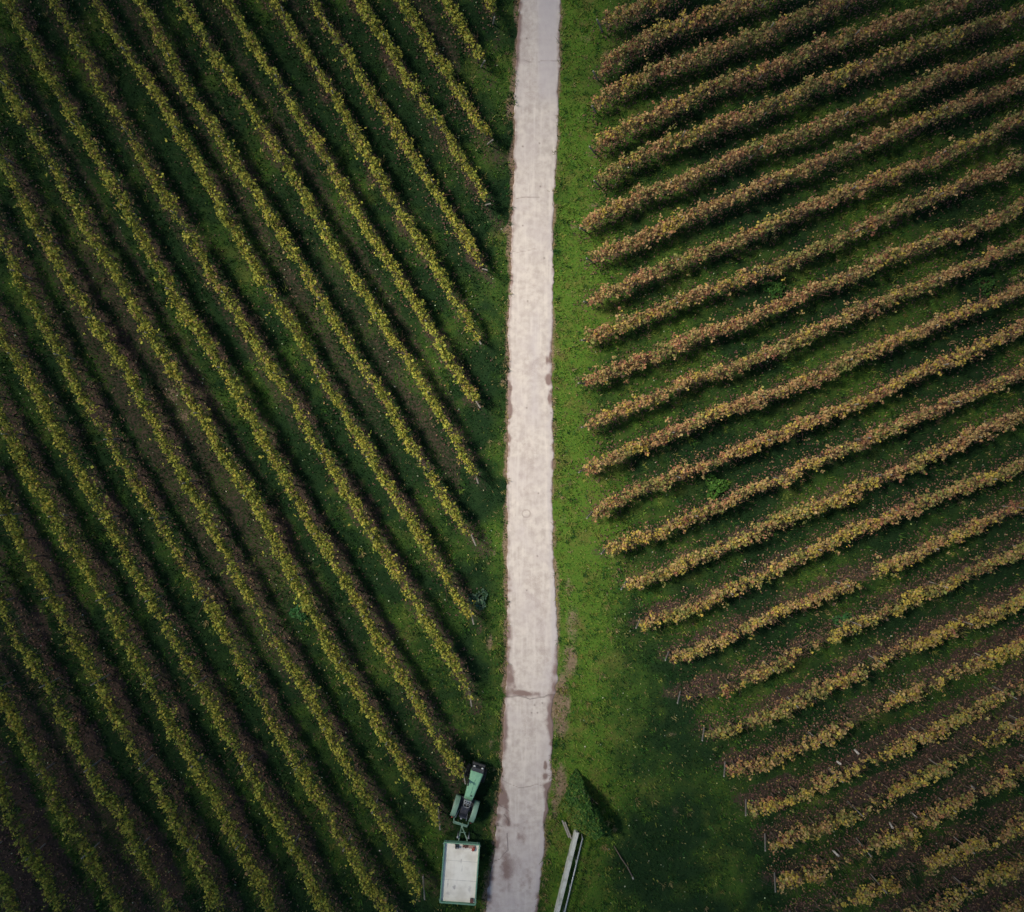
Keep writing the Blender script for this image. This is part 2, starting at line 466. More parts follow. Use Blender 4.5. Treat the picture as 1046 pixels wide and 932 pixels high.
def ground_masks(X, Y):
    px, py = pxof(X, Y)
    l, r = road_px(py)
    left = px < (l + r) / 2
    d = row_dist(X, Y)
    n = n2d(X, Y, 1.4, 21) * .5 + n2d(X, Y, .5, 22) * .5
    big = n2d(X, Y, 4.5, 23)
    bl = np.clip((466 - px) / 400, 0, 1) * np.clip((py - 250) / 500, 0, 1)      # more tilled soil in the lower left
    w = np.where(left, .26 + .32 * big + .22 * bl, .20 + .24 * sm(py, 420, 640) + .14 * sm(py, 640, 900) * sm(px, 780, 950) + .1 * big)
    soil = sm(w - d + (n - .5) * 1.3, -.25, .3)
    amt = np.where(left, .48 + .14 * bl, .32 + .24 * sm(py, 470, 650)) * (.6 + .7 * n2d(X, Y, 2.2, 26))
    soil = soil * amt
    # tilled middle of some alleys on the left
    soil = np.maximum(soil, np.where(left, sm(n2d(X * .86 + Y * .5, X * .1, 1.9, 24), .62, .8) * .45 * sm(d, 0, 1) * (px < 470), 0))
    # brown fringe beside the lane
    dl = (l - px) / 18; dr = (px - r) / 18
    dirt = np.where(left, sm(.20 - dl + (n - .5) * .5, -.15, .3), sm(.16 - dr + (n - .5) * .6, -.15, .35) * .9)
    for x, y, rx, ry, a in [(574, 722, 8, 38, 1.1), (582, 676, 9, 18, .85), (586, 640, 9, 28, .6), (581, 600, 7, 16, .5), (573, 800, 8, 22, .8), (567, 825, 5, 16, .8),
                            (520, 110, 4, 18, .7), (517, 235, 5, 5, .6), (514, 390, 4, 4, .7), (575, 530, 6, 14, .4), (586, 232, 5, 4, .6), (589, 387, 8, 7, .5),
                            (598, 40, 10, 8, .4), (592, 120, 9, 7, .45), (500, 655, 4, 12, .7), (505, 565, 3, 3, .6), (690, 830, 8, 12, .4), (686, 750, 9, 5, .4),
                            (505, 830, 4, 20, .6), (497, 905, 4, 25, .5), (608, 210, 9, 4, .5), (502, 760, 5, 9, .5), (583, 300, 10, 5, .4), (600, 158, 8, 4, .45),
                            (175, 400, 14, 14, .45), (190, 425, 12, 8, .4), (700, 640, 6, 4, .3), (720, 660, 6, 4, .3)]:
        dirt = np.maximum(dirt, a * np.exp(-((px - x) / rx) ** 2 - ((py - y) / ry) ** 2) * (.5 + n))
    # fresh bright grass (1) against dull, olive or dark grass (0)
    fresh = np.where(left, -.06 + .20 * big + .25 * np.exp(-((px - 510) / 14.) ** 2), .01 + .30 * big + 1.05 * np.exp(-((px - 585) / 42.) ** 2))
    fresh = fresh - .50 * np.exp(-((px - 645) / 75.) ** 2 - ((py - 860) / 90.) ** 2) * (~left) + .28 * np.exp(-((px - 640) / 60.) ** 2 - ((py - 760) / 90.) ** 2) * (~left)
    fresh = fresh + .35 * np.exp(-((px - 740) / 45.) ** 2 - ((py - 840) / 90.) ** 2) * (~left)
    fresh = np.clip(fresh + (n - .5) * .7 + (n2d(X, Y, 2.4, 27) - .5) * .7, 0, 1)
    return np.clip(np.maximum(soil, 0), 0, 1), np.clip(dirt, 0, 1), fresh


SOIL = (.028, .021, .016); SOIL2 = (.064, .044, .033)


def ground():
    fx = np.arange(-42, 42.01, .2); fy = np.arange(-37, 37.01, .2)
    ext = np.array([46, 55, 75, 120, 220, 500, 1200, 3000.])
    gx = np.r_[-ext[::-1], fx, ext]; gy = np.r_[-ext[::-1], fy, ext]
    X, Y = np.meshgrid(gx, gy)
    soil, dirt, fresh = ground_masks(X, Y)
    Z = (n2d(X, Y, 1.1, 31) - .5) * .05 + (n2d(X, Y, .45, 32) - .5) * .04
    px, py = pxof(X, Y); l, r = road_px(py)
    on = (px > l - 9) & (px < r + 9); Z = np.where(on, np.minimum(Z, 0) - .005, Z)
    far = np.maximum(np.abs(X), np.abs(Y)) > 45
    Z[far] = 0
    ny, nx = X.shape
    idx = np.arange(nx * ny).reshape(ny, nx)
    F = np.c_[idx[:-1, :-1].ravel(), idx[:-1, 1:].ravel(), idx[1:, 1:].ravel(), idx[1:, :-1].ravel()]
    me = np_mesh('ground', np.c_[X.ravel(), Y.ravel(), Z.ravel()], F, np.c_[soil.ravel(), dirt.ravel(), fresh.ravel()], 'cover', 'POINT', True)
    m, nt, out = new_mat('vineyard_ground')
    tc = N(nt, 'ShaderNodeTexCoord').outputs['Object']
    at = N(nt, 'ShaderNodeAttribute', attribute_name='cover')
    sep = N(nt, 'ShaderNodeSeparateColor'); nt.links.new(at.outputs['Color'], sep.inputs[0])
    n1 = noise(nt, tc, 1.3, 6, .65); n2 = noise(nt, tc, 7, 6, .7); n3 = noise(nt, tc, 30, 4, .7)
    g = mixc(nt, ramp(nt, n1, .3, .7), (.008, .022, .008), (.014, .031, .010))
    gf = mixc(nt, ramp(nt, n2, .3, .7), (.048, .128, .013), (.105, .150, .022))
    g = mixc(nt, math_n(nt, 'MULTIPLY', sep.outputs[2], .85), g, gf)
    g = mixc(nt, ramp(nt, n2, .55, .8, 0, .5), g, (.048, .046, .022))
    s = mixc(nt, ramp(nt, n2, .3, .72), SOIL, SOIL2)
    s = mixc(nt, ramp(nt, n3, .58, .8, 0, .6), s, (.15, .115, .095))
    sf = math_n(nt, 'ADD', sep.outputs[0], math_n(nt, 'MULTIPLY', math_n(nt, 'SUBTRACT', n2, .5), 1.5))
    n4 = noise(nt, tc, .55, 5, .7)
    g = mixc(nt, math_n(nt, 'MULTIPLY', ramp(nt, n4, .50, .68, 0, .8), sep.outputs[2]), g, (.115, .100, .030))
    g = mixc(nt, ramp(nt, n3, .5, .75, 0, .45), g, (.012, .026, .008))
    c = mixc(nt, ramp(nt, sf, .22, .62), g, s)
    d = mixc(nt, ramp(nt, n2, .3, .7), (.13, .078, .058), (.25, .175, .12))
    df = math_n(nt, 'ADD', sep.outputs[1], math_n(nt, 'MULTIPLY', math_n(nt, 'SUBTRACT', n2, .5), .7))
    c = mixc(nt, ramp(nt, df, .25, .7, 0, .85), c, d)
    h = math_n(nt, 'ADD', n2, math_n(nt, 'MULTIPLY', n3, .5))
    bsdf(nt, out, c, .95, .05, h, .8, .06)
    o = link('ground', me, m)
    tag(o, 'vineyard ground of grass alleys and strips of brown soil', 'ground', kind='structure')


def quads(c, n, t, a, b):
    """leaf quads: centre c, normal n, in-plane direction t, half sizes a (along t) and b"""
    bt = np.cross(n, t)
    v = np.stack([c - t * a[:, None], c - bt * b[:, None] + t * (a * .15)[:, None], c + t * a[:, None], c + bt * b[:, None] + t * (a * .15)[:, None]], 1)
    return v.reshape(-1, 3), np.arange(len(c) * 4).reshape(-1, 4)


def rand_frame(m, up=.6, g=rng):
    n = g.normal(size=(m, 3)); n[:, 2] = np.abs(n[:, 2]) + up
    n /= np.linalg.norm(n, axis=1)[:, None]
    t = np.cross(n, g.normal(size=(m, 3))); t /= np.linalg.norm(t, axis=1)[:, None] + 1e-9
    return n, t


def pick(pal, w, m, g=rng, jit=.22):
    pal = np.array(pal); w = np.asarray(w, float)
    if w.ndim == 1:
        i = g.choice(len(pal), size=m, p=w / w.sum())
    else:
        cw = np.cumsum(w / w.sum(1, keepdims=True), 1); i = (g.random(m)[:, None] > cw).sum(1).clip(0, len(pal) - 1)
    c = pal[i] * (1 + (g.random((m, 1)) - .5) * 2 * jit) * (1 + (g.random((m, 3)) - .5) * .2)
    return np.clip(c, .004, .9)


def grass():
    m = 560000
    X = rng.uniform(-36, 36, m); Y = rng.uniform(-32, 32, m)
    soil, dirt, fresh = ground_masks(X, Y)
    px, py = pxof(X, Y); l, r = road_px(py)
    off = (px < l - .8) | (px > r + .8)
    clump = n2d(X, Y, .35, 41)
    keep = off & (rng.random(m) > soil * .85) & (rng.random(m) > dirt * .5) & (rng.random(m) < .35 + clump)
    X, Y, fresh, dirt = X[keep], Y[keep], fresh[keep], dirt[keep]; m = len(X)
    h = rng.uniform(.07, .20, m) * (.6 + .8 * n2d(X, Y, .9, 42))
    a = rng.uniform(0, 2 * math.pi, m); lean = rng.uniform(.2, 1.0, m) * h
    w = rng.uniform(.018, .04, m)
    d = np.c_[np.cos(a), np.sin(a)]
    b = np.c_[X, Y, np.full(m, -.02)]
    v0 = b + np.c_[-d[:, 1] * w, d[:, 0] * w, np.zeros(m)]; v1 = b + np.c_[d[:, 1] * w, -d[:, 0] * w, np.zeros(m)]
    v2 = b + np.c_[d * lean[:, None], h]
    V = np.stack([v0, v1, v2], 1).reshape(-1, 3); F = np.arange(m * 3).reshape(-1, 3)
    pal = [(.010, .032, .010), (.022, .062, .015), (.085, .175, .022), (.165, .195, .036), (.21, .175, .07)]
    ol = n2d(X, Y, 1.5, 44) * .6 + n2d(X, Y, .5, 45) * .4; ol = sm(ol, .45, .75)
    W = np.c_[1.1 - fresh, np.full(m, .5), fresh * .9, fresh * .35 + .02 + 1.1 * ol * fresh, .04 + .8 * dirt + .3 * ol * (.3 + fresh)]
    col = pick(pal, W, m)
    # taller tufts that give the verges and alleys their texture
    k = 26000
    cx = rng.uniform(-33, 33, k); cy = rng.uniform(-29, 29, k)
    so, di, fr = ground_masks(cx, cy); tx, ty = pxof(cx, cy); tl, tr2 = road_px(ty)
    edge = np.minimum(np.abs(tx - tl), np.abs(tx - tr2))
    ok = ((tx < tl + .6) | (tx > tr2 - .6)) & (rng.random(k) < (.22 + .8 * fr) * (1 - so) * (.25 + 1.1 * n2d(cx, cy, 1.3, 46)) + .8 * (edge < 6))
    cx, cy, fr, di, edge = cx[ok], cy[ok], fr[ok], di[ok], edge[ok]; k = len(cx); nb = 12
    X2 = np.repeat(cx, nb) + rng.normal(size=k * nb) * .07; Y2 = np.repeat(cy, nb) + rng.normal(size=k * nb) * .07
    h2 = np.repeat(rng.uniform(.12, .34, k), nb) * rng.uniform(.6, 1.1, k * nb); a2 = rng.uniform(0, 2 * math.pi, k * nb)
    w2 = rng.uniform(.012, .026, k * nb); d2 = np.c_[np.cos(a2), np.sin(a2)]; b2 = np.c_[X2, Y2, np.full(k * nb, -.02)]
    o2 = np.c_[-d2[:, 1] * w2, d2[:, 0] * w2, np.zeros(k * nb)]
    V2 = np.stack([b2 - o2, b2 + o2, b2 + np.c_[d2 * (h2 * rng.uniform(.35, 1.0, k * nb))[:, None], h2]], 1).reshape(-1, 3)
    dry = np.clip(np.exp(-edge / 9.) * .9 + di + .25 * (n2d(cx, cy, 1.8, 47) > .62), 0, 1)
    tc = pick([(.020, .065, .016), (.050, .125, .022), (.150, .215, .036), (.200, .205, .048), (.26, .205, .09)], np.c_[.9 - .6 * fr, .3 + .3 * fr, .05 + .5 * fr, .04 + .35 * fr, .03 + .9 * dry], k)
    col2 = np.repeat(tc, nb, 0) * (1 + (rng.random((k * nb, 1)) - .5) * .3)
    V = np.vstack([V, V2]); F = np.arange(len(V)).reshape(-1, 3); col = np.vstack([col, col2])
    me = np_mesh('grass', V, F, col)
    tag(link('grass', me, M_grass), 'short green grass covering the verges and the alleys between vine rows', 'grass', kind='stuff')


def litter():
    # dead leaves dropped along the rows, and pale fallen leaves scattered in the alleys
    cs, cols, sz = [], [], []
    for (sd, k), q in PATHS.items():
        ln = len(q) * .25
        m = int(ln * (40 if sd == 'L' else 95))
        i = rng.integers(0, len(q) - 1, m)
        p = q[i] + (q[i + 1] - q[i]) * rng.random((m, 1)) + rng.normal(size=(m, 2)) * .42
        cs.append(p)
        cols.append(pick([(.16, .095, .06), (.11, .06, .05), (.25, .17, .07), (.07, .045, .035)], [.4, .35, .1, .25] if sd == 'R' else [.25, .3, .05, .3], m))
        sz.append(rng.uniform(.035, .07, m))
    m = 6500
    p = np.c_[rng.uniform(-34, 34, m), rng.uniform(-30, 30, m)]
    px, py = pxof(p[:, 0], p[:, 1]); l, r = road_px(py)
    p = p[((px < l - 10) | (px > r + 30)) & (rng.random(m) < .15 + n2d(p[:, 0], p[:, 1], 2.0, 43) ** 2 * 1.5)]
    cs.append(p); cols.append(pick([(.34, .36, .22), (.24, .26, .11), (.40, .40, .30), (.30, .25, .10)], [.3, .4, .12, .3], len(p))); sz.append(rng.uniform(.025, .055, len(p)))
    p = np.vstack(cs); col = np.vstack(cols); s = np.concatenate(sz)
    px, py = pxof(p[:, 0], p[:, 1]); l, r = road_px(py)
    k = (px < l - 6) | (px > r + 6); p, col, s = p[k], col[k], s[k]
    n, t = rand_frame(len(p), 1.5)
    c = np.c_[p, rng.uniform(.03, .12, len(p))]
    V, F = quads(c, n, t, s, s * .75)
    tag(link('fallen_leaves', np_mesh('fallen_leaves', V, F, col), M_litter), 'brown and pale fallen leaves scattered under and between the vine rows', 'leaf litter', kind='stuff')


# ------------------------------------------------------------------ vine rows
def trunk_mesh(seed):
    r = random.Random(seed); bm = bmesh.new()
    x = y = 0; pts = []; rad = []
    for i in range(5):
        pts.append((x, y, i * .19 - .03)); rad.append(.045 - .005 * i + (.012 if i == 4 else 0))
        x += r.uniform(-.04, .04); y += r.uniform(-.04, .04)
    add_tube(bm, pts, rad, 6)
    return bm_mesh('trunk', bm, True)


def post_mesh(h, r=.045, lean=0.0):
    bm = bmesh.new()
    add_tube(bm, [(0, 0, -.05), (lean * .5, 0, h * .5), (lean, 0, h)], [r, r * .95, r * .88], 8)
    return bm_mesh('post', bm)


TRUNKS = [trunk_mesh(i) for i in range(5)]
POST = post_mesh(1.85, .034); POST_END = post_mesh(1.6, .045, .55)
for t_ in TRUNKS: t_.materials.append(M_bark)
for t_ in (POST, POST_END): t_.materials.append(M_post)

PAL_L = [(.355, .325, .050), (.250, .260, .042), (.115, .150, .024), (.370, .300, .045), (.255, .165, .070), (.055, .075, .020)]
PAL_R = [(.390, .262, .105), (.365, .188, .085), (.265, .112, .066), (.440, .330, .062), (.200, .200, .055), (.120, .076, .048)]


def in_frame(p):
    return abs(p[0]) < 32 and abs(p[1]) < 28.5


def vine_row(side, key, name, label, group, seed, gaps=(), yellow=(), red=()):
    q = PATHS[(side, key)]
    g = np.random.default_rng(seed)
    end = 0 if side == 'R' else len(q) - 1            # the end beside the lane
    base = np.array([q[end][0], q[end][1], 0.0])
    root = empty(name, base)
    tag(root, label, 'vine row', group)
    s = np.r_[0, np.cumsum(np.linalg.norm(np.diff(q, axis=0), axis=1))]
    ln = s[-1]
    pyq = 466 - q[:, 1] / (H - ZC) * FOC; pxq = 523 + q[:, 0] / (H - ZC) * FOC
    low = float(np.mean(sm(pyq, 600, 760)))           # the young, patchy plots at the lower right
    vig = n1d(s, 1.15, seed + 1) * .45 + n1d(s, 3.5, seed + 2) * .4 + n1d(s, .4, seed + 3) * .25
    dens = np.clip(.50 + .75 * vig, 0, 1.1)
    if side == 'R':
        lowq = sm(pyq, 570, 680)
        dens = dens * (1 - lowq) + lowq * np.clip(sm(vig, .20, .55), .14, 1)
    else:
        tail = sm(np.abs(s - s[end]), 0, .8)
        dens = dens * np.where(n1d(s, 2.1, seed + 17) < .16, .4, 1.0)
        dens = dens * (.65 + .35 * sm(vig, .2, .4)) * (.5 + .5 * tail)
    axis = pxq if side == 'R' else pyq
    for a, b, k in gaps:
        dens = np.where((axis > a) & (axis < b), dens * k, dens)
    wid = ((.09 if side == 'L' else .12) + (.11 if side == 'L' else .16) * n1d(s, 1.1, seed + 4) + .14 * n1d(s, .38, seed + 14)) * (.55 + .45 * dens)
    top = (1.30 if side == 'L' else 1.42) + .36 * n1d(s, 1.3, seed + 5) + .22 * n1d(s, .35, seed + 6)
    bot = (.74 if side == 'L' else .62) + .28 * n1d(s, .8, seed + 7)
    # ---- foliage
    m0 = int(ln * (420 if side == 'L' else 500))
    NC = 5 if side == 'L' else 9; vm = .55 if side == 'L' else 1.0
    ph = 2 * math.pi * (s / 1.15 + .35 * n1d(s, 3.0, seed + 18)); vine = .5 + .5 * np.cos(ph)
    dens = dens * (1 - .28 * vm + .36 * vm * vine); wid = wid * (1 - .2 * vm + .34 * vm * vine); top = top + vm * (-.10 + .20 * vine)
    S = g.random(m0 // NC) * ln
    D = np.interp(S, s, dens); S = S[g.random(len(S)) < D]; m = len(S)
    fx = lambda a: np.interp(S, s, a)
    d = np.gradient(q, axis=0); d /= np.linalg.norm(d, axis=1)[:, None]
    dx, dy = fx(d[:, 0]), fx(d[:, 1])
    t = g.beta(1.7, 1.0, m)                           # 0 = bottom, 1 = top of the canopy
    z = fx(bot) + (fx(top) - fx(bot)) * t
    prof = np.clip(.65 + .55 * np.sin(np.clip(t, 0, 1) * math.pi * .9), .4, 1.2)
    off = (g.beta(1.6, 1.6, m) * 2 - 1) * fx(wid) * prof * 1.12
    spray = g.random(m) < (.045 if side == 'L' else .07)
    z = z + spray * g.uniform(0, .32, m); off = off + spray * g.normal(size=m) * .25
    along = g.normal(size=m) * .05
    off = off + fx((n1d(s, .9, seed + 15) - .5) * (.12 if side == 'L' else .22) + (n1d(s, .3, seed + 16) - .5) * .16)
    c = np.c_[fx(q[:, 0]) - dy * off + dx * along, fx(q[:, 1]) + dx * off + dy * along, z]
    mc = m; rp = lambda a: np.repeat(a, NC, 0); m = mc * NC
    c = rp(c) + g.normal(size=(m, 3)) * np.array([.065, .065, .08]); dx, dy, off, t, S = rp(dx), rp(dy), rp(off), rp(t), rp(S)
    cid = np.repeat(g.random(mc), NC)
    n, tt = rand_frame(m, .45, g)
    n += np.c_[-dy, dx, np.zeros(m)] * (np.sign(off) * .5)[:, None]
    n /= np.linalg.norm(n, axis=1)[:, None]
    tt = np.cross(n, g.normal(size=(m, 3))); tt /= np.linalg.norm(tt, axis=1)[:, None] + 1e-9
    sz = g.uniform(.03, .075, m) * (1 + .5 * (g.random(m) < .12))
    V, F = quads(c - base, n, tt, sz, sz * .85)
    hue = fx(n1d(s, 1.6, seed + 8)); hue2 = fx(n1d(s, 5.5, seed + 9))
    ax = fx(axis)
    yb = np.zeros(m); rb = np.zeros(m)
    for a, b, k in yellow: yb = np.where((ax > a) & (ax < b), k, yb)
    for a, b, k in red: rb = np.where((ax > a) & (ax < b), k, rb)
    if side == 'L':
        lf = np.clip((fx(pyq) - 450) / 450, 0, 1) * np.clip((330 - fx(pxq)) / 330, 0, 1)   # greener in the lower left
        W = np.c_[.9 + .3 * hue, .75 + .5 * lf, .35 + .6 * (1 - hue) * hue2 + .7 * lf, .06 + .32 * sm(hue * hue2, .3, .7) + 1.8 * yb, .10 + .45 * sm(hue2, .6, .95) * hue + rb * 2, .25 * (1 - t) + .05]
        pal = PAL_L
    else:
        tp = sm(t, .35, .9); lw = sm(fx(pyq), 430, 640)
        hs = fx(n1d(s, .8, seed + 10))
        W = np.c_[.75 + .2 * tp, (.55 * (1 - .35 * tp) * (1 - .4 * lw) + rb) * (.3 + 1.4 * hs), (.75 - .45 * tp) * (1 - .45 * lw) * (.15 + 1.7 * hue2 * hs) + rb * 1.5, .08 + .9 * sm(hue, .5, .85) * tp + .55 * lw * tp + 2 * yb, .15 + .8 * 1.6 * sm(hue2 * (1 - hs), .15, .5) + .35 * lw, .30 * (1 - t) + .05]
        pal = PAL_R
    # leaves of one shoot have turned alike
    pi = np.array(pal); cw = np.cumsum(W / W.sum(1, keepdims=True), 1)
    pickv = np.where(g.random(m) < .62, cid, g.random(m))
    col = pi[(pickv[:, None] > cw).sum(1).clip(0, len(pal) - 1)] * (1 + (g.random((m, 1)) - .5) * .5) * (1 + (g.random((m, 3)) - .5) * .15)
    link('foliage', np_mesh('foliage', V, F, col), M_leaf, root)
    # ---- canes: brown shoots that show where leaves have dropped
    k = int(ln * 21); Sc = g.random(k) * ln
    cx = np.interp(Sc, s, q[:, 0]); cy = np.interp(Sc, s, q[:, 1]); ddx = np.interp(Sc, s, d[:, 0]); ddy = np.interp(Sc, s, d[:, 1])
    o = g.normal(size=k) * .10; o2 = o + g.normal(size=k) * .22; a1 = g.normal(size=k) * .25
    z0 = g.uniform(.7, 1.0, k); z1 = g.uniform(1.35, 2.0, k)
    A = np.c_[cx - ddy * o, cy + ddx * o, z0] - base; B = np.c_[cx - ddy * o2 + ddx * a1, cy + ddx * o2 + ddy * a1, z1] - base
    w = .011; e = [np.array([w, 0, 0]), np.array([-w * .5, w * .87, 0]), np.array([-w * .5, -w * .87, 0])]
    V = np.stack([A + e[0], A + e[1], A + e[2], B + e[0] * .5, B + e[1] * .5, B + e[2] * .5], 1).reshape(-1, 3)
    i0 = np.arange(k)[:, None] * 6
    F = np.vstack([i0 + np.array([[0, 1, 4, 3]]), i0 + np.array([[1, 2, 5, 4]]), i0 + np.array([[2, 0, 3, 5]])])
    link('canes', np_mesh('canes', V, F), M_cane, root)
    # ---- trunks, posts and wires
    for i, st in enumerate(np.arange(.5, ln, 1.15)):
        p = np.array([np.interp(st, s, q[:, 0]), np.interp(st, s, q[:, 1]), 0.])
        if not in_frame(p): continue
        tr = link('trunk', TRUNKS[int(g.integers(5))], None, root)
        tr.location = p - base; tr.rotation_euler = (0, 0, g.uniform(0, 6.28)); tr.scale = (1, 1, g.uniform(.92, 1.1))
    pl = list(np.arange(5.2, ln, 5.2))
    for st in pl:
        se = st if end == 0 else ln - st
        p = np.array([np.interp(se, s, q[:, 0]), np.interp(se, s, q[:, 1]), 0.])
        if not in_frame(p): continue
        po = link('post', POST, None, root)
        po.location = p - base; po.rotation_euler = (g.normal() * .03, g.normal() * .03, 0); po.scale = (1, 1, g.uniform(.95, 1.06))
    dd = (q[end] - q[4 if end == 0 else end - 4]); an = math.atan2(dd[1], dd[0])
    if in_frame(base):
        po = link('post', POST_END, None, root); po.rotation_euler = (0, 0, an + g.normal() * .06)
        u = dd / np.linalg.norm(dd)
        po.location = (-u[0] * .18, -u[1] * .18, 0)
    bm = bmesh.new()
    for zz in (.75, 1.1, 1.4):
        pts = [(q[i][0] - base[0], q[i][1] - base[1], zz) for i in range(0, len(q), 6)]
        if len(pts) > 1: add_tube(bm, pts, .005, 3, False)
    if in_frame(base):
        u = dd / np.linalg.norm(dd)
        add_tube(bm, [(u[0] * .17, u[1] * .17, 1.5), (u[0] * .85, u[1] * .85, .02)], .004, 3, False)
    link('wire', bm_mesh('wire', bm), M_wire, root)
    return root


ORD = ['first', 'second', 'third', 'fourth', 'fifth', 'sixth', 'seventh', 'eighth', 'ninth', 'tenth', 'eleventh', 'twelfth', 'thirteenth', 'fourteenth',
       'fifteenth', 'sixteenth', 'seventeenth', 'eighteenth', 'nineteenth', 'twentieth', 'twenty-first', 'twenty-second', 'twenty-third', 'twenty-fourth', 'twenty-fifth', 'twenty-sixth']


def rows():
    GL = 'yellow-green vine rows left of the lane'; GR = 'reddish-brown vine rows right of the lane'
    opt = {0: dict(yellow=[(440, 470, .25), (600, 640, .2)]), -8: dict(yellow=[(712, 752, 1.2)], red=[(775, 792, .3)]), -7: dict(gaps=[(704, 728, .12)]),
           -4: dict(yellow=[(555, 575, .6), (770, 776, .4)]), -5: dict(yellow=[(475, 500, .5)]), -3: dict(yellow=[(560, 590, .4)], gaps=[(655, 670, .4)]),
           4: dict(gaps=[(34, 60, .35), (98, 106, .3)]), 3: dict(red=[(25, 50, .4), (120, 136, .3)]), 5: dict(gaps=[(82, 105, .55)]), 1: dict(red=[(281, 297, .6)], gaps=[(80, 90, .4), (215, 238, .35)]),
           -2: dict(gaps=[(560, 575, .5), (628, 655, .35)], red=[(640, 655, .4)]), 8: dict(gaps=[(62, 78, .4)]), 7: dict(yellow=[(245, 272, .3)]), 10: {}, 6: dict(gaps=[(296, 318, .4)]),
           9: dict(yellow=[(118, 141, .3)]), 2: dict(yellow=[(608, 630, .5)], gaps=[(505, 522, .5)])}
    for k in sorted(L):
        if k > 0: lab = 'yellow-green vine row left of the lane, %s one up the lane from the tractor row' % ORD[k - 1]
        elif k == 0: lab = 'yellow-green vine row whose lane end touches the green tractor bonnet'
        elif k == -1: lab = 'yellow-green vine row ending left of the trailer drawbar'
        elif k == -2: lab = 'yellow-green vine row ending just left of the white trailer bed'
        elif k == -10: lab = 'short stretch of green vine row cut by the lower left corner'
        elif k == -8: lab = 'green vine row with a bright yellow patch at the left edge'
        elif k == -7: lab = 'green vine row with a short bare gap in the lower left'
        else: lab = 'long green vine row leaving the lower edge, %s one left of the trailer' % ORD[-k - 1]
        vine_row('L', k, 'vine_row', lab, GL, 1000 + 37 * (k + 12), **opt.get(k, {}))
    ropt = {'B': dict(red=[(600, 650, .7)]), 'A': {}, 'C': dict(yellow=[(632, 652, .7)]), 'Q': dict(gaps=[(872, 892, .2), (745, 760, .4), (1010, 1040, .35)]),
            'R': dict(gaps=[(690, 735, .3)], red=[(720, 745, .9)], yellow=[(920, 945, .8), (846, 862, .7)]), 'S': dict(yellow=[(935, 985, .8)], gaps=[(880, 905, .5), (980, 988, .3)]),
            'T': dict(gaps=[(868, 898, .06), (938, 985, .35)], yellow=[(1000, 1040, .7)], red=[(735, 765, .5)]), 'U': dict(gaps=[(880, 900, .55), (1005, 1044, .5)]),
            'V': dict(gaps=[(872, 906, .3)], yellow=[(905, 950, .7), (975, 1030, .5)]), 'W': dict(gaps=[(884, 898, .4), (930, 946, .5), (990, 1010, .35)], yellow=[(805, 830, .4), (900, 935, .4)]),
            'X': dict(gaps=[(918, 945, .1), (1006, 1022, .2)], yellow=[(855, 915, .6), (955, 1000, .5)]), 'Y': dict(yellow=[(960, 1030, .4)]), 'I': dict(yellow=[(660, 700, .3)]),
            'O': dict(yellow=[(830, 900, .4)]), 'P': dict(yellow=[(820, 910, .5)]), 'L': dict(yellow=[(640, 660, .6)]), 'N': dict(yellow=[(640, 720, .3)])}
    for i, k in enumerate(sorted(R)):
        if k == 'A': lab = 'short brown vine row nearest the top edge, right of the lane'
        elif k == 'Z': lab = 'last brown vine row, cut off by the lower right corner'
        elif k == 'Y': lab = 'patchy brown vine row next to last before the lower right corner'
        elif k == 'X': lab = 'patchy yellow and brown vine row starting at the lower edge, right side'
        elif k in 'QRSTUVW': lab = 'gappy yellow and brown vine row right of the lane, %s from the top' % ORD[i]
        else: lab = 'dense ochre vine row right of the lane, %s from the top' % ORD[i]
        vine_row('R', k, 'vine_row', lab, GR, 5000 + 41 * i, **ropt.get(k, {}))


# ------------------------------------------------------------------ small plants, guards
def weed(x, y, r, h, label, pal, m=260, cat='weed'):
    b = P(x, y); root = empty('leafy_weed', b); tag(root, label, cat)
    g = np.random.default_rng(int(x * 7 + y))
    a = g.uniform(0, 6.28, m); rr = r * np.sqrt(g.random(m)) * (1 + .35 * np.sin(a * 3 + x))
    z = h * (1 - (rr / r / 1.4) ** 2).clip(.1, 1) * g.uniform(.4, 1.1, m)
    c = np.c_[np.cos(a) * rr, np.sin(a) * rr, z]
    n, t = rand_frame(m, .9, g); sz = g.uniform(.05, .11, m)
    V, F = quads(c, n, t, sz, sz * .6)
    link('leaves', np_mesh('leaves', V, F, pick(pal, [1] * len(pal), m, g)), M_ivy, root)
    bm = bmesh.new()
    for i in range(9):
        t0 = i * .7; add_tube(bm, [(0, 0, -.02), (math.cos(t0) * r * .3, math.sin(t0) * r * .3, h * .4), (math.cos(t0) * r * .7, math.sin(t0) * r * .7, h * .6)], [.012, .009, .005], 4)
    link('stems', bm_mesh('stems', bm), M_cane, root)


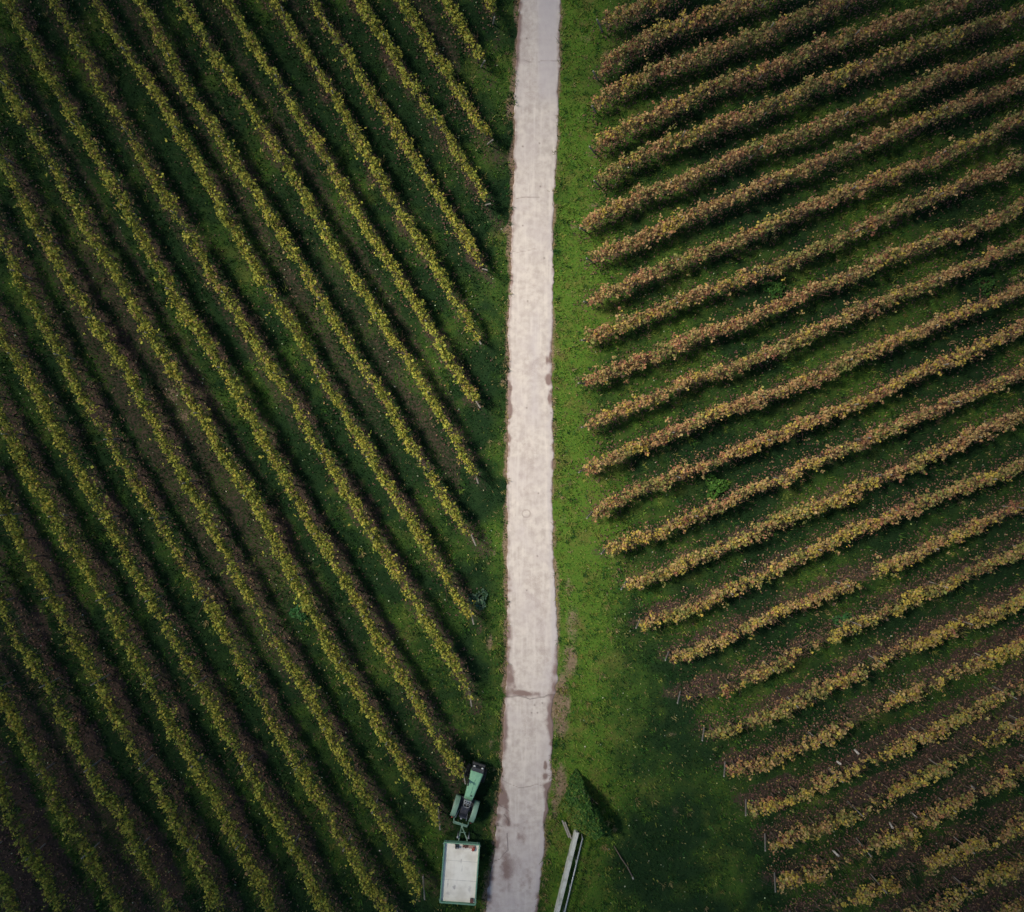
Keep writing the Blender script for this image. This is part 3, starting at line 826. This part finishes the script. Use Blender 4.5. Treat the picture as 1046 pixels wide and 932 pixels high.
def plants():
    br = [(.05, .13, .02), (.075, .16, .028), (.035, .095, .018)]; br2 = [(.03, .085, .018), (.05, .11, .02), (.022, .06, .015)]
    bl = [(.05, .10, .06), (.075, .12, .075), (.035, .075, .04)]
    dk = [(.03, .10, .03), (.05, .13, .04)]
    weed(730, 497, .62, .5, 'bright green leafy weed clump in the alley between two ochre rows', br, 420)
    weed(791, 296, .55, .35, 'bright green weed patch among the upper right vine rows', br2, 260)
    weed(1005, 291, .5, .35, 'small bright green weed near the right edge between vine rows', br2, 160)
    weed(489, 612, .5, .35, 'pale bluish green weed beside the lane on the left verge', bl, 260)
    weed(306, 625, .45, .3, 'dark green weed tuft between yellow-green rows at left centre', dk, 220)
    weed(860, 635, .5, .35, 'dark green weed filling a gap beside a patchy vine row', dk, 200)
    # plastic sleeves round newly planted vines
    spots = [(1026, 737, 1, 'leaning near the right edge'), (873, 766, .9, 'beside the row with the widest gap'), (855, 778, .55, 'left of a taller sleeve'), (930, 830, .95, 'lying close to a second sleeve'),
             (909, 841, .9, 'just left of another sleeve'), (851, 869, .95, 'nearest the lower edge'), (992, 803, .6, 'alone among brown leaves')]
    for x, y, k, ph in spots:
        b = P(x, y); t = empty('vine_guard', b)
        tag(t, 'white plastic sleeve round a young vine, ' + ph, 'vine guard', 'white vine sleeves at the lower right')
        bm = bmesh.new(); h = .62 * k
        add_lathe(bm, [(.055, 0), (.06, h), (.05, h), (.045, .02)], (0, 0, 0), 14, 'Z')
        for v in bm.verts: v.co.x += v.co.z * .25 * math.sin(x)
        link('sleeve', bm_mesh('sleeve', bm, True), M_tube, t)
        bm = bmesh.new(); add_tube(bm, [(.07, .02, -.05), (.08 + h * .25 * math.sin(x), .02, h * 1.25)], .012, 6)
        link('stake', bm_mesh('stake', bm), M_cane, t)


# ------------------------------------------------------------------ ivy bush, parapet, rail, pole
def bush():
    apex = P(588, 785)[:2]; tip = P(622, 845)[:2]; bl = P(588, 846)[:2]; lt = P(573, 820)[:2]
    base = np.array([*((apex + tip + bl + lt) / 4), 0.]); root = empty('ivy_shrub', base)
    tag(root, 'dense dark green wedge-shaped shrub with one straight flank beside the lane', 'shrub')
    g = np.random.default_rng(91)
    m = 14000
    poly = [apex, tip, bl, lt]
    u = g.random((m * 3, 2)); lo = np.min(poly, 0) - .2; hi = np.max(poly, 0) + .2
    p = lo + u * (hi - lo)
    def inside(p):
        r = np.ones(len(p), bool)
        for a, b in zip(poly, poly[1:] + poly[:1]):
            r &= ((b[0] - a[0]) * (p[:, 1] - a[1]) - (b[1] - a[1]) * (p[:, 0] - a[0])) < .06 + .55 * (n2d(p[:, 0], p[:, 1], .28, 94) - .5)
        return r
    p = p[inside(p)][:m]; m = len(p)
    e = tip - apex; el = np.linalg.norm(e); e /= el; nn = np.array([-e[1], e[0]])
    de = (p - apex) @ np.array([e[1], -e[0]]); da = (p - apex) @ e
    hh = 1.5 * sm(da, -.2, 2.0) * (1 - .85 * sm(de, .2, 1.9)) * (1 - .35 * sm(da, el - .9, el + .2)) + .15
    hh *= .45 + .85 * n2d(p[:, 0], p[:, 1], .42, 92) + .25 * n2d(p[:, 0], p[:, 1], .2, 93)
    zz = hh * np.where(g.random(m) < .72, g.uniform(.82, 1.04, m), g.uniform(.05, 1, m))
    c = np.c_[p, zz] - base
    n, t = rand_frame(m, .5, g); sz = g.uniform(.03, .085, m)
    V, F = quads(c, n, t, sz, sz * .8)
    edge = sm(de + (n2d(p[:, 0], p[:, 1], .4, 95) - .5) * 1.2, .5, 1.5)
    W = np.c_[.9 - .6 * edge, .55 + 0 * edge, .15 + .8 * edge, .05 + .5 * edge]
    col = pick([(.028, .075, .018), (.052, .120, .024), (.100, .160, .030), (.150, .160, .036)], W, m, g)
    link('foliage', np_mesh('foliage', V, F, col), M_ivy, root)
    bm = bmesh.new()
    for i in range(16):
        k = g.random(); b0 = apex + e * el * (.15 + .75 * k) - nn * .1; to = b0 + g.normal(size=2) * .35 + nn * -.1
        add_tube(bm, [(*(b0 - base[:2]), -.05), (*((b0 + to) / 2 - base[:2]), .8), (*(to - base[:2]), 1.5)], [.03, .022, .01], 5)
    link('branches', bm_mesh('branches', bm), M_bark, root)

    # low concrete wall with its grey handrail, running out of the frame
    a = P(589.5, 851.5, .75); b = P(570.0, 931, .75); d = b - a; d /= np.linalg.norm(d); b = b + d * 3.2
    ang = math.atan2(d[1], d[0]); root = empty('concrete_wall', (*a[:2], 0), ang); ln = np.linalg.norm(b - a)
    tag(root, 'long low weathered concrete wall running diagonally out of the lower edge', 'wall')
    box_obj('wall_body', M_conc, root, (ln / 2, 0, .335), (ln, .16, .71), bev=.012)
    bm = bmesh.new(); x = -.06
    r = random.Random(3)
    while x < ln:
        w = 1.38; add_box(bm, (x + w / 2, r.uniform(-.006, .006), .73 + r.uniform(-.004, .004)), (w - .012, .20, .08), bev=.01); x += w
    link('coping', bm_mesh('coping', bm), M_conc, root)
    a2 = P(595.2, 856, .95); b2 = P(577, 931, .95); d2 = b2 - a2; d2 /= np.linalg.norm(d2); b2 = b2 + d2 * 3.2
    root = empty('handrail', (*a2[:2], 0), math.atan2(d2[1], d2[0])); ln = np.linalg.norm(b2 - a2)
    tag(root, 'thin grey metal handrail alongside the low concrete wall', 'handrail')
    bm = bmesh.new(); add_tube(bm, [(0, 0, .95), (ln, 0, .95)], .04, 10); link('rail', bm_mesh('rail', bm, True), M_steel, root)
    for k in range(6):
        x = .05 + k * (ln - .1) / 5
        bm = bmesh.new(); add_tube(bm, [(x, 0, -.05), (x, 0, .93)], .025, 8); link('post', bm_mesh('post', bm, True), M_steel, root)
    # short pale board leaning at the wall's head
    a = P(576, 840, .55); b = P(582.5, 856, .3); d = b - a
    root = empty('wooden_board', (a[0], a[1], 0), math.atan2(d[1], d[0])); ln = np.linalg.norm(d[:2])
    tag(root, 'short pale weathered board lying in long grass at the wall end', 'board')
    for k, off in enumerate((-.075, .03)):
        box_obj('plank', M_post, root, (ln / 2 + k * .12, off, .26), (ln, .085, .05), Matrix.Rotation(.10, 3, 'Y'), .006)
    # thin fallen pole continuing the shrub's straight flank
    pts = [P(627, 864, .12), P(634, 876, .12), P(641, 886, .1), P(646.5, 897, .09)]
    root = empty('fallen_pole', pts[0] * np.array([1, 1, 0]))
    tag(root, 'thin grey pole lying on the grass below the dark green shrub', 'pole')
    bm = bmesh.new(); add_tube(bm, [p - pts[0] * np.array([1, 1, 0]) for p in pts], [.02, .03, .035, .04], 8)
    link('shaft', bm_mesh('shaft', bm, True), M_bark, root)
    bm = bmesh.new(); e2 = pts[-1] - pts[0] * np.array([1, 1, 0]); add_tube(bm, [e2 - np.array([0.03, -.06, 0]), e2 + np.array([.03, -.06, 0])], .05, 8)
    link('butt_end', bm_mesh('butt_end', bm), M_post, root)


# ------------------------------------------------------------------ tractor and trailer
def wheel(parent, x, y, r, w, rimr, name='wheel'):
    bm = bmesh.new(); rr = min(.09, w * .3)
    prof = [(rimr, -w * .42), (r - rr, -w * .5), (r - rr * .35, -w * .46), (r, -w * .3), (r, w * .3), (r - rr * .35, w * .46), (r - rr, w * .5), (rimr, w * .42)]
    add_lathe(bm, prof, (0, 0, 0), 36)
    nb = 18
    for k in range(nb):                                   # lugs of the tread
        for sgn in (-1, 1):
            t = 2 * math.pi * (k + (.5 if sgn > 0 else 0)) / nb
            rot = Matrix.Rotation(t, 3, 'X') @ Matrix.Rotation(sgn * .6, 3, 'Z')
            c = Matrix.Rotation(t, 3, 'X') @ Vector((sgn * w * .23, 0, r + .008))
            add_box(bm, c, (w * .46, .035 + r * .03, .035), rot)
    wh = link(name, bm_mesh(name, bm), M_rub, parent)     # the wheel's tyre carries its rim
    wh.location = (x, y, r)
    bm = bmesh.new()
    add_lathe(bm, [(.001, w * .2), (rimr * .35, w * .22), (rimr * .5, w * .1), (rimr * .9, w * .12), (rimr, w * .40), (rimr + .012, w * .425), (rimr + .012, -w * .425), (rimr, -w * .40), (rimr * .9, -w * .12), (rimr * .35, -w * .2), (.001, -w * .2)], (0, 0, 0), 28)
    link('rim', bm_mesh('rim', bm, True), M_rim, wh)
    return wh


def tractor():
    a = P(474.3, 829, 1.0); f = P(489, 785, 1.2)
    ang = math.atan2(f[1] - a[1], f[0] - a[0]) - math.pi / 2
    root = empty('tractor', (a[0], a[1], 0), ang)
    tag(root, 'small old green tractor with no cab parked on the grass beside the lane', 'tractor')
    # hood: widens towards the front
    bm = bmesh.new()
    prof = [(.66, .24, .92), (.90, .255, 1.12), (1.6, .31, 1.17), (2.2, .355, 1.15), (2.32, .36, 1.06)]
    rings = []
    for (y, hw, zt) in prof:
        ring = []
        for (fx_, fz) in [(-1, 0), (-1, .72), (-.93, .9), (-.78, .985), (0, 1.03), (.78, .985), (.93, .9), (1, .72), (1, 0)]:
            ring.append(bm.verts.new((fx_ * hw, y, .70 + (zt - .70) * fz)))
        rings.append(ring)
    for r0, r1 in zip(rings, rings[1:]):
        for k in range(8): bm.faces.new((r0[k], r0[k + 1], r1[k + 1], r1[k]))
    bm.faces.new(rings[0]); bm.faces.new(rings[-1][::-1])
    hood = link('hood', bm_mesh('hood', bm), M_green, root)
    box_obj('seam', M_green, hood, (0, 1.42, 1.172), (.03, 1.0, .03), Matrix.Rotation(.035, 3, 'X'), .006)
    bm = bmesh.new(); add_lathe(bm, [(.001, .03), (.035, .03), (.04, 0)], (.08, 1.0, 1.165), 14, 'Z'); link('filler_cap', bm_mesh('filler_cap', bm), M_black, hood)
    for sx in (-1, 1):
        bm = bmesh.new()
        for k in range(6): add_box(bm, (sx * .335, 1.65 + k * .085, .93), (.02, .03, .24), Matrix.Rotation(.04 * -sx, 3, 'Z'))
        link('vent', bm_mesh('vent', bm), M_black, hood)
    # nose with grille and lamps
    nose = box_obj('grille', M_black, root, (0, 2.42, .88), (.70, .22, .44), bev=.04)
    box_obj('bumper', M_black, root, (0, 2.58, .62), (.72, .12, .16), bev=.02)
    for sx in (-1, 1):
        bm = bmesh.new(); add_lathe(bm, [(.001, .05), (.05, .045), (.065, .0), (.06, -.05)], (0, 0, 0), 18, 'Z')
        for v in bm.verts: v.co = Matrix.Rotation(-math.pi / 2, 3, 'X') @ v.co + Vector((sx * .23, 2.535, .95))
        link('headlight', bm_mesh('headlight', bm, True), M_glass, root)
    # engine block, gearbox, axles
    bm = bmesh.new()
    add_box(bm, (0, 1.55, .55), (.38, 1.45, .38), bev=.03); add_box(bm, (0, .45, .55), (.34, 1.0, .36), bev=.04)
    add_box(bm, (0, 0, .56), (.98, .2, .2), bev=.05); add_box(bm, (0, 1.95, .38), (.85, .12, .12), bev=.02)
    add_tube(bm, [(.2, 1.25, .62), (.27, 1.5, .6), (.27, 1.8, .6)], .04)
    link('chassis', bm_mesh('chassis', bm), M_black, root)
    bm = bmesh.new(); add_tube(bm, [(-.27, 1.78, .9), (-.31, 1.78, 1.0), (-.31, 1.78, 1.62), (-.31, 1.72, 1.70)], [.045, .045, .04, .035], 10)
    link('exhaust', bm_mesh('exhaust', bm, True), M_black, root)
    # dash and steering
    da = box_obj('dashboard', M_steel, root, (0, .60, 1.02), (.42, .16, .26), bev=.03)
    bm = bmesh.new()
    for k in range(3): add_lathe(bm, [(.001, .012), (.042, .012), (.045, 0)], (-.12 + .12 * k, .60, 1.152), 14, 'Z')
    link('gauges', bm_mesh('gauges', bm), M_black, da)
    sw = empty('steering', (0, .48, 1.20)); sw.parent = root; sw.rotation_euler = (math.radians(28), 0, 0)
    bpy.data.objects.remove(sw)
    bm = bmesh.new()
    M = Matrix.Translation((0, .46, 1.22)) @ Matrix.Rotation(math.radians(26), 4, 'X')
    ring = [(.19 * math.cos(t), .19 * math.sin(t), 0) for t in np.linspace(0, 2 * math.pi, 25)]
    add_tube(bm, [M @ Vector(p) for p in ring], .016, 8, False)
    for t in (.5, 2.6, 4.7): add_tube(bm, [M @ Vector((0, 0, -.02)), M @ Vector((.19 * math.cos(t), .19 * math.sin(t), 0))], .011, 6)
    add_tube(bm, [M @ Vector((0, 0, .01)), (0, .62, 1.0)], .022, 8)
    link('steering_wheel', bm_mesh('steering_wheel', bm, True), M_steel, root)
    bm = bmesh.new(); add_box(bm, (0, .30, .62), (.78, .62, .03), bev=.008)
    link('footplate', bm_mesh('footplate', bm), M_black, root)
    bm = bmesh.new()
    for x_, y_, z_ in ((-.14, .36, .98), (.14, .40, 1.0), (.2, .2, .95)): add_tube(bm, [(x_, y_, .62), (x_ * 1.1, y_ - .06, z_)], .012, 6)
    link('lever', bm_mesh('lever', bm), M_steel, root)
    # seat
    se = empty('seat', (0, 0, 0)); bpy.data.objects.remove(se)
    bm = bmesh.new(); add_box(bm, (0, .02, .92), (.44, .42, .10), bev=.035); add_box(bm, (0, .0, .78), (.2, .2, .2), bev=.01)
    st = link('seat', bm_mesh('seat', bm), M_seat, root)
    bm = bmesh.new(); add_box(bm, (0, -.21, 1.10), (.44, .09, .32), Matrix.Rotation(.15, 3, 'X'), .035)
    link('backrest', bm_mesh('backrest', bm), M_seat, st)
    # fenders
    for sx in (-1, 1):
        bm = bmesh.new(); R0 = .60; rings = []
        for t in np.linspace(math.radians(12), math.radians(168), 13):
            ring = []
            for (xx, rr) in ((.40, R0), (.395, R0 + .03), (.42, R0 + .045), (.66, R0 + .04), (.69, R0 + .025), (.69, R0 - .02)):
                ring.append(bm.verts.new((sx * xx, rr * math.cos(t), .48 + rr * math.sin(t))))
            rings.append(ring)
        for r0, r1 in zip(rings, rings[1:]):
            for k in range(5): bm.faces.new((r0[k], r0[k + 1], r1[k + 1], r1[k]))
        fe = link('fender', bm_mesh('fender', bm, True), M_fend, root)
        sol = fe.modifiers.new('thick', 'SOLIDIFY'); sol.thickness = .012
        box_obj('tail_lamp', M_red, fe, (sx * .55, -.60, .80), (.09, .05, .06), bev=.012)
    for sx in (-1, 1):
        wheel(root, sx * .53, 0, .52, .30, .30)
        wheel(root, sx * .47, 1.95, .34, .20, .19)
    # folded roll bar behind the seat
    bm = bmesh.new()
    add_tube(bm, [(-.42, -.52, .62), (-.42, -.56, 1.12), (-.36, -.60, 1.22), (.36, -.60, 1.22), (.42, -.56, 1.12), (.42, -.52, .62)], .035, 10)
    add_tube(bm, [(-.42, -.57, 1.10), (-.40, -.72, 1.12), (.40, -.72, 1.12), (.42, -.57, 1.10)], .026, 10)
    link('roll_bar', bm_mesh('roll_bar', bm, True), M_fend, root)
    bm = bmesh.new(); add_box(bm, (0, -.50, .42), (.10, .5, .05), bev=.008)
    for sx in (-1, 1): add_tube(bm, [(sx * .25, -.25, .40), (sx * .32, -.78, .36)], .022, 8)
    link('hitch', bm_mesh('hitch', bm), M_steel, root)
    return root, a, ang


def trailer():
    zt = 1.18
    tl, tr_, br, bl = P(453.6, 861, zt), P(490.2, 862.4, zt), P(485.6, 924.6, zt), P(449.2, 922.8, zt)
    cen = (tl + tr_ + br + bl) / 4
    fd = (tl + tr_) / 2 - (bl + br) / 2; ang = math.atan2(fd[1], fd[0]) - math.pi / 2
    ln = np.linalg.norm(fd[:2]); wd = (np.linalg.norm((tr_ - tl)[:2]) + np.linalg.norm((br - bl)[:2])) / 2
    root = empty('trailer', (cen[0], cen[1], 0), ang)
    tag(root, 'flat farm trailer with off-white bed and green drop sides behind the tractor', 'trailer')
    zf = 1.03; hl, hw = ln / 2, wd / 2
    # bed floor: painted white, scuffed
    m, nt, out = new_mat('scuffed_white_paint')
    tc = N(nt, 'ShaderNodeTexCoord').outputs['Object']
    nb = noise(nt, tc, 1.4, 5, .6); nf = noise(nt, tc, 11, 6, .7)
    mp = N(nt, 'ShaderNodeMapping'); mp.inputs['Scale'].default_value = (3.5, .35, 1); nt.links.new(tc, mp.inputs[0])
    ns = noise(nt, mp.outputs[0], 3, 5, .6)
    c = mixc(nt, ramp(nt, nb, .35, .7), (.72, .675, .57), (.58, .53, .43))
    c = mixc(nt, ramp(nt, ns, .58, .76, 0, .5), c, (.52, .44, .38))
    c = mixc(nt, ramp(nt, nf, .62, .78, 0, .6), c, (.40, .33, .29))
    sx = N(nt, 'ShaderNodeSeparateXYZ'); nt.links.new(tc, sx.inputs[0])
    def blob(x, y, rx, ry, lo=.5):
        ax_ = math_n(nt, 'DIVIDE', math_n(nt, 'SUBTRACT', sx.outputs[0], x), rx); ay_ = math_n(nt, 'DIVIDE', math_n(nt, 'SUBTRACT', sx.outputs[1], y), ry)
        d2 = math_n(nt, 'ADD', math_n(nt, 'MULTIPLY', ax_, ax_), math_n(nt, 'MULTIPLY', ay_, ay_))
        return math_n(nt, 'ADD', math_n(nt, 'SUBTRACT', 1.0, d2), math_n(nt, 'MULTIPLY', math_n(nt, 'SUBTRACT', nf, .5), 2.6))
    for (x, y, rx, ry, k) in ((-.27, -.85, .16, .20, .7), (-.62, -.65, .05, .35, .5), (.02, .62, .04, .22, .6), (.1, .2, .03, .3, .45), (-.55, -1.2, .2, .12, .4), (.6, -.9, .12, .3, .3), (0, 1.35, .8, .16, .35)):
        c = mixc(nt, ramp(nt, blob(x, y, rx, ry), .3, 1.1, 0, k), c, (.22, .19, .175))
    bsdf(nt, out, c, .6, .3, nf, .1, .004)
    bm = bmesh.new(); add_box(bm, (0, 0, zf - .02), (wd - .07, ln - .07, .04))
    fl = link('bed', bm_mesh('bed', bm), m, root)
    bm = bmesh.new()
    for y in (.62, -.45): add_box(bm, (0, y, zf + .004), (wd - .09, .012, .008))
    link('seam', bm_mesh('seam', bm), worn('grey_seam', (.45, .42, .38), (.3, .28, .25)), fl)
    # sides, each with a rolled top rim
    for nm, cx, cy, sx_, sy_ in (('side_panel', -hw + .02, 0, .04, ln), ('side_panel', hw - .02, 0, .04, ln), ('front_panel', 0, hl - .02, wd - .082, .04), ('tailgate', 0, -hl + .02, wd - .082, .04)):
        bm = bmesh.new(); add_box(bm, (cx, cy, (zf + zt) / 2 - .06), (sx_, sy_, zt - zf + .08), bev=.006)
        add_box(bm, (cx, cy, zt - .012), (sx_ + (.03 if sx_ < .1 else 0), sy_ + (.03 if sy_ < .1 else 0), .045), bev=.012)
        if sx_ < .1:
            for k in range(5):
                yy = -hl + .1 + k * (ln - .2) / 4; add_box(bm, (cx + math.copysign(.035, cx), yy, (zf + zt) / 2 - .05), (.03, .05, zt - zf), bev=.006)
        pn = link(nm, bm_mesh(nm, bm), M_rail, root)
        bm = bmesh.new()
        ends = ((0, -hl + .12), (0, hl - .12)) if sx_ < .1 else ((-hw + .14, 0), (hw - .14, 0))
        for ex, ey in ends: add_box(bm, (cx * (1 if sx_ < .1 else 0) + ex + (math.copysign(.06, cx) if sx_ < .1 else 0), cy * (1 if sy_ < .1 else 0) + ey + (math.copysign(.05, cy) if sy_ < .1 else 0), zt - .10), (.035, .035, .12), bev=.006)
        link('latch', bm_mesh('latch', bm), M_steel, pn)
    # frame, axle, drawbar
    bm = bmesh.new()
    for x in (-.45, .45): add_box(bm, (x, 0, zf - .14), (.08, ln - .2, .16), bev=.01)
    for k in range(4): add_box(bm, (0, -hl + .3 + k * (ln - .6) / 3, zf - .12), (wd - .2, .07, .10), bev=.01)
    add_tube(bm, [(-hw + .1, -.35, .36), (hw - .1, -.35, .36)], .04, 8)
    for x in (-.45, .45): add_box(bm, (x, -.35, .54), (.07, .5, .32), bev=.01, taper=(.9, 1.5))
    link('chassis', bm_mesh('chassis', bm), M_black, root)
    for sx2 in (-1, 1): wheel(root, sx2 * (hw - .20), -.35, .36, .22, .21)
    # drawbar to the tractor's hitch
    M = Matrix.Rotation(-ang, 3, 'Z'); hp = P(471.8, 845.5, .5); hp = M @ Vector(hp - np.array([cen[0], cen[1], 0]))
    bm = bmesh.new()
    for x in (-.20, .26): add_tube(bm, [(x, hl - .35, zf - .16), (x, hl + .05, zf - .2), (hp.x + x * .12, hp.y, .50)], .035, 8)
    add_box(bm, (hp.x, hp.y + .04, .5), (.11, .2, .06), bev=.01)
    add_tube(bm, [(-.1, hl + .35, .66), (.16, hl + .35, .66)], .022, 8)
    link('drawbar', bm_mesh('drawbar', bm, True), M_fend, root)
    for x in (-.27, .33):
        bm = bmesh.new(); add_tube(bm, [(x, hl + .16, .20), (x, hl + .16, .86)], .035, 10); add_lathe(bm, [(.001, .04), (.06, .03), (.06, 0)], (x, hl + .16, .86), 12, 'Z')
        link('jack', bm_mesh('jack', bm, True), M_steel, root)
    for sx2 in (-1, 1): box_obj('tail_lamp', M_red, root, (sx2 * (hw - .18), -hl - .03, zf - .08), (.16, .06, .09), bev=.012)

    # things lying in the bed: world positions, resting on the floor
    def on_bed(x, y): 
        v = Matrix.Rotation(ang, 3, 'Z') @ Vector((x, y, 0)); return (cen[0] + v.x, cen[1] + v.y, zf + .006)
    fy = hl - .17
    t = empty('work_boots', on_bed(-.27, fy - .02), ang + .2); tag(t, 'pair of small dark boots on the white trailer bed by the front board', 'boots')
    for k in (-1, 1):
        bm = bmesh.new(); add_box(bm, (k * .06, 0, .035), (.085, .24, .07), bev=.025); add_box(bm, (k * .06, -.06, .12), (.085, .11, .16), bev=.03)
        link('boot', bm_mesh('boot', bm, True), M_black, t)
    def rag(name, x, y, r, mat, label, cat, seed):
        g = random.Random(seed); bm = bmesh.new(); n_ = 14
        grid = [[bm.verts.new(((i / n_ - .5) * 2 * r[0] * (1 + .2 * math.sin(j * .9 + seed)), (j / n_ - .5) * 2 * r[1] * (1 + .2 * math.sin(i * .8 + seed)),
                 .05 + .035 * math.sin(i * 1.3 + seed) * math.cos(j * 1.1 + seed) + g.uniform(0, .015) - .04 * ((i / n_ - .5) ** 2 + (j / n_ - .5) ** 2) * 2)) for j in range(n_ + 1)] for i in range(n_ + 1)]
        for i in range(n_):
            for j in range(n_): bm.faces.new((grid[i][j], grid[i + 1][j], grid[i + 1][j + 1], grid[i][j + 1]))
        o = link(name, bm_mesh(name, bm, True), mat); o.location = on_bed(x, y); o.rotation_euler = (0, 0, ang + g.uniform(-.4, .4))
        s_ = o.modifiers.new('thick', 'SOLIDIFY'); s_.thickness = .012
        return tag(o, label, cat)
    rag('crumpled_bag', .21, fy - .03, (.15, .08), M_brown, 'dark reddish brown crumpled bag in the trailer beside the boots', 'bag', 2)
    rag('cloth', .55, fy - .02, (.17, .13), M_tan, 'crumpled pinkish tan cloth in the front right corner of the trailer', 'cloth', 5)
    rag('glove', .66, fy - .13, (.07, .11), M_red, 'small faded red glove on the tan cloth in the trailer', 'glove', 8).location.z += .07
    t = empty('tool_box', on_bed(.76, -hl + .22), ang); tag(t, 'small dark box in the rear right corner of the trailer bed', 'box')
    box_obj('box_body', M_black, t, (0, 0, .07), (.17, .2, .14), bev=.012); box_obj('lid', M_brown, t, (0, 0, .155), (.18, .21, .03), bev=.01)


# ------------------------------------------------------------------ added unseen cloud between sun and vineyard, darkens the frame edges
SUN_AZ = Vector((-1.0, .38)).normalized(); SUN_EL = math.radians(53)


def sun_blockers():  # puffs added out of view to shade the edges, open over the middle
    m, nt, out = new_mat('blocker_white')
    b = N(nt, 'ShaderNodeBsdfDiffuse'); b.inputs[0].default_value = (.85, .86, .88, 1)
    t = N(nt, 'ShaderNodeBsdfTranslucent'); t.inputs[0].default_value = (.85, .86, .88, 1)
    mx = N(nt, 'ShaderNodeMixShader'); mx.inputs[0].default_value = .5
    nt.links.new(b.outputs[0], mx.inputs[1]); nt.links.new(t.outputs[0], mx.inputs[2]); nt.links.new(mx.outputs[0], out.inputs[0])
    alt = 165.0; sh = SUN_AZ * (alt / math.tan(SUN_EL))
    r = random.Random(12)
    bm = bmesh.new()
    def puff(x, y, rad):
        k = bmesh.ops.create_icosphere(bm, subdivisions=4, radius=1.0)
        o = Vector((r.uniform(0, 50), r.uniform(0, 50), r.uniform(0, 50)))
        from mathutils import noise as mn
        for v in k['verts']:
            d = v.co.normalized(); f = 1 + .22 * mn.noise(d * 1.6 + o) + .13 * mn.noise(d * 4 + o) + .06 * mn.noise(d * 9 + o)
            v.co = Vector((d.x * f * rad, d.y * f * rad, d.z * f * rad * (.5 if d.z > 0 else .18))) + Vector((x + sh.x, y + sh.y, alt + r.uniform(-6, 6)))
    for k in range(11):
        a = 2 * math.pi * (k + r.uniform(-.2, .2)) / 11; R0 = CL_R + r.uniform(-3, 3)
        puff(CL_X + math.cos(a) * R0 * 1.08, CL_Y + math.sin(a) * R0, r.uniform(21, 25))
    for k in range(15):
        a = 2 * math.pi * (k + r.uniform(-.3, .3)) / 15; R0 = CL_R + 36 + r.uniform(-5, 5)
        puff(CL_X + math.cos(a) * R0, CL_Y + math.sin(a) * R0, r.uniform(22, 30))
    tag(link('sun_blockers', bm_mesh('sun_blockers', bm, True), m), 'added unseen cloud high over the vineyard with a gap that lets the sun through', 'blocker', kind='structure')


CL_X, CL_Y, CL_R = 2.5, 2.5, 42.0


# ------------------------------------------------------------------ light, sky, camera
def light():
    az_from = SUN_AZ; el = SUN_EL       # the sun stands to the upper left of the picture
    w = bpy.data.worlds.new('World'); sc.world = w; w.use_nodes = True
    nt = w.node_tree; nt.nodes.clear()
    out = nt.nodes.new('ShaderNodeOutputWorld'); bg = nt.nodes.new('ShaderNodeBackground')
    sk = nt.nodes.new('ShaderNodeTexSky'); sk.sky_type = 'NISHITA'; sk.sun_disc = False
    sk.sun_elevation = el; sk.sun_rotation = math.atan2(az_from.x, az_from.y) % (2 * math.pi)
    sk.air_density = 1.0; sk.dust_density = 1.0
    nt.links.new(sk.outputs[0], bg.inputs[0]); bg.inputs[1].default_value = SKY
    nt.links.new(bg.outputs[0], out.inputs[0])
    l = bpy.data.lights.new('sun', 'SUN'); l.energy = SUN; l.angle = math.radians(SUN_ANGLE); l.color = (1.0, .93, .82)
    o = bpy.data.objects.new('sun', l); C.objects.link(o)
    d = Vector((-az_from.x, -az_from.y, 0)).normalized() * math.cos(el) + Vector((0, 0, -math.sin(el)))
    o.rotation_euler = d.to_track_quat('-Z', 'Y').to_euler(); o.location = (-60, 25, 60)


SKY, SUN, SUN_ANGLE, EXPO = .055, 4.5, 13, 1.38

road(); ground(); grass(); litter(); rows(); plants(); bush(); tractor(); trailer(); sun_blockers(); light()

cam = bpy.data.cameras.new('camera'); co = bpy.data.objects.new('camera', cam); C.objects.link(co)
co.location = (0, 0, H); co.rotation_euler = (0, 0, 0)
cam.sensor_fit = 'HORIZONTAL'; cam.angle = 2 * math.atan(523.0 / FOC); cam.clip_end = 8000
sc.camera = co
sc.view_settings.view_transform = 'Standard'; sc.view_settings.look = 'None'
sc.view_settings.exposure = EXPO; sc.view_settings.gamma = 1.0; sc.view_settings.use_curve_mapping = False
sc.render.engine = 'CYCLES'
sc.cycles.max_bounces = 5; sc.cycles.diffuse_bounces = 3; sc.cycles.transmission_bounces = 3; sc.cycles.glossy_bounces = 2
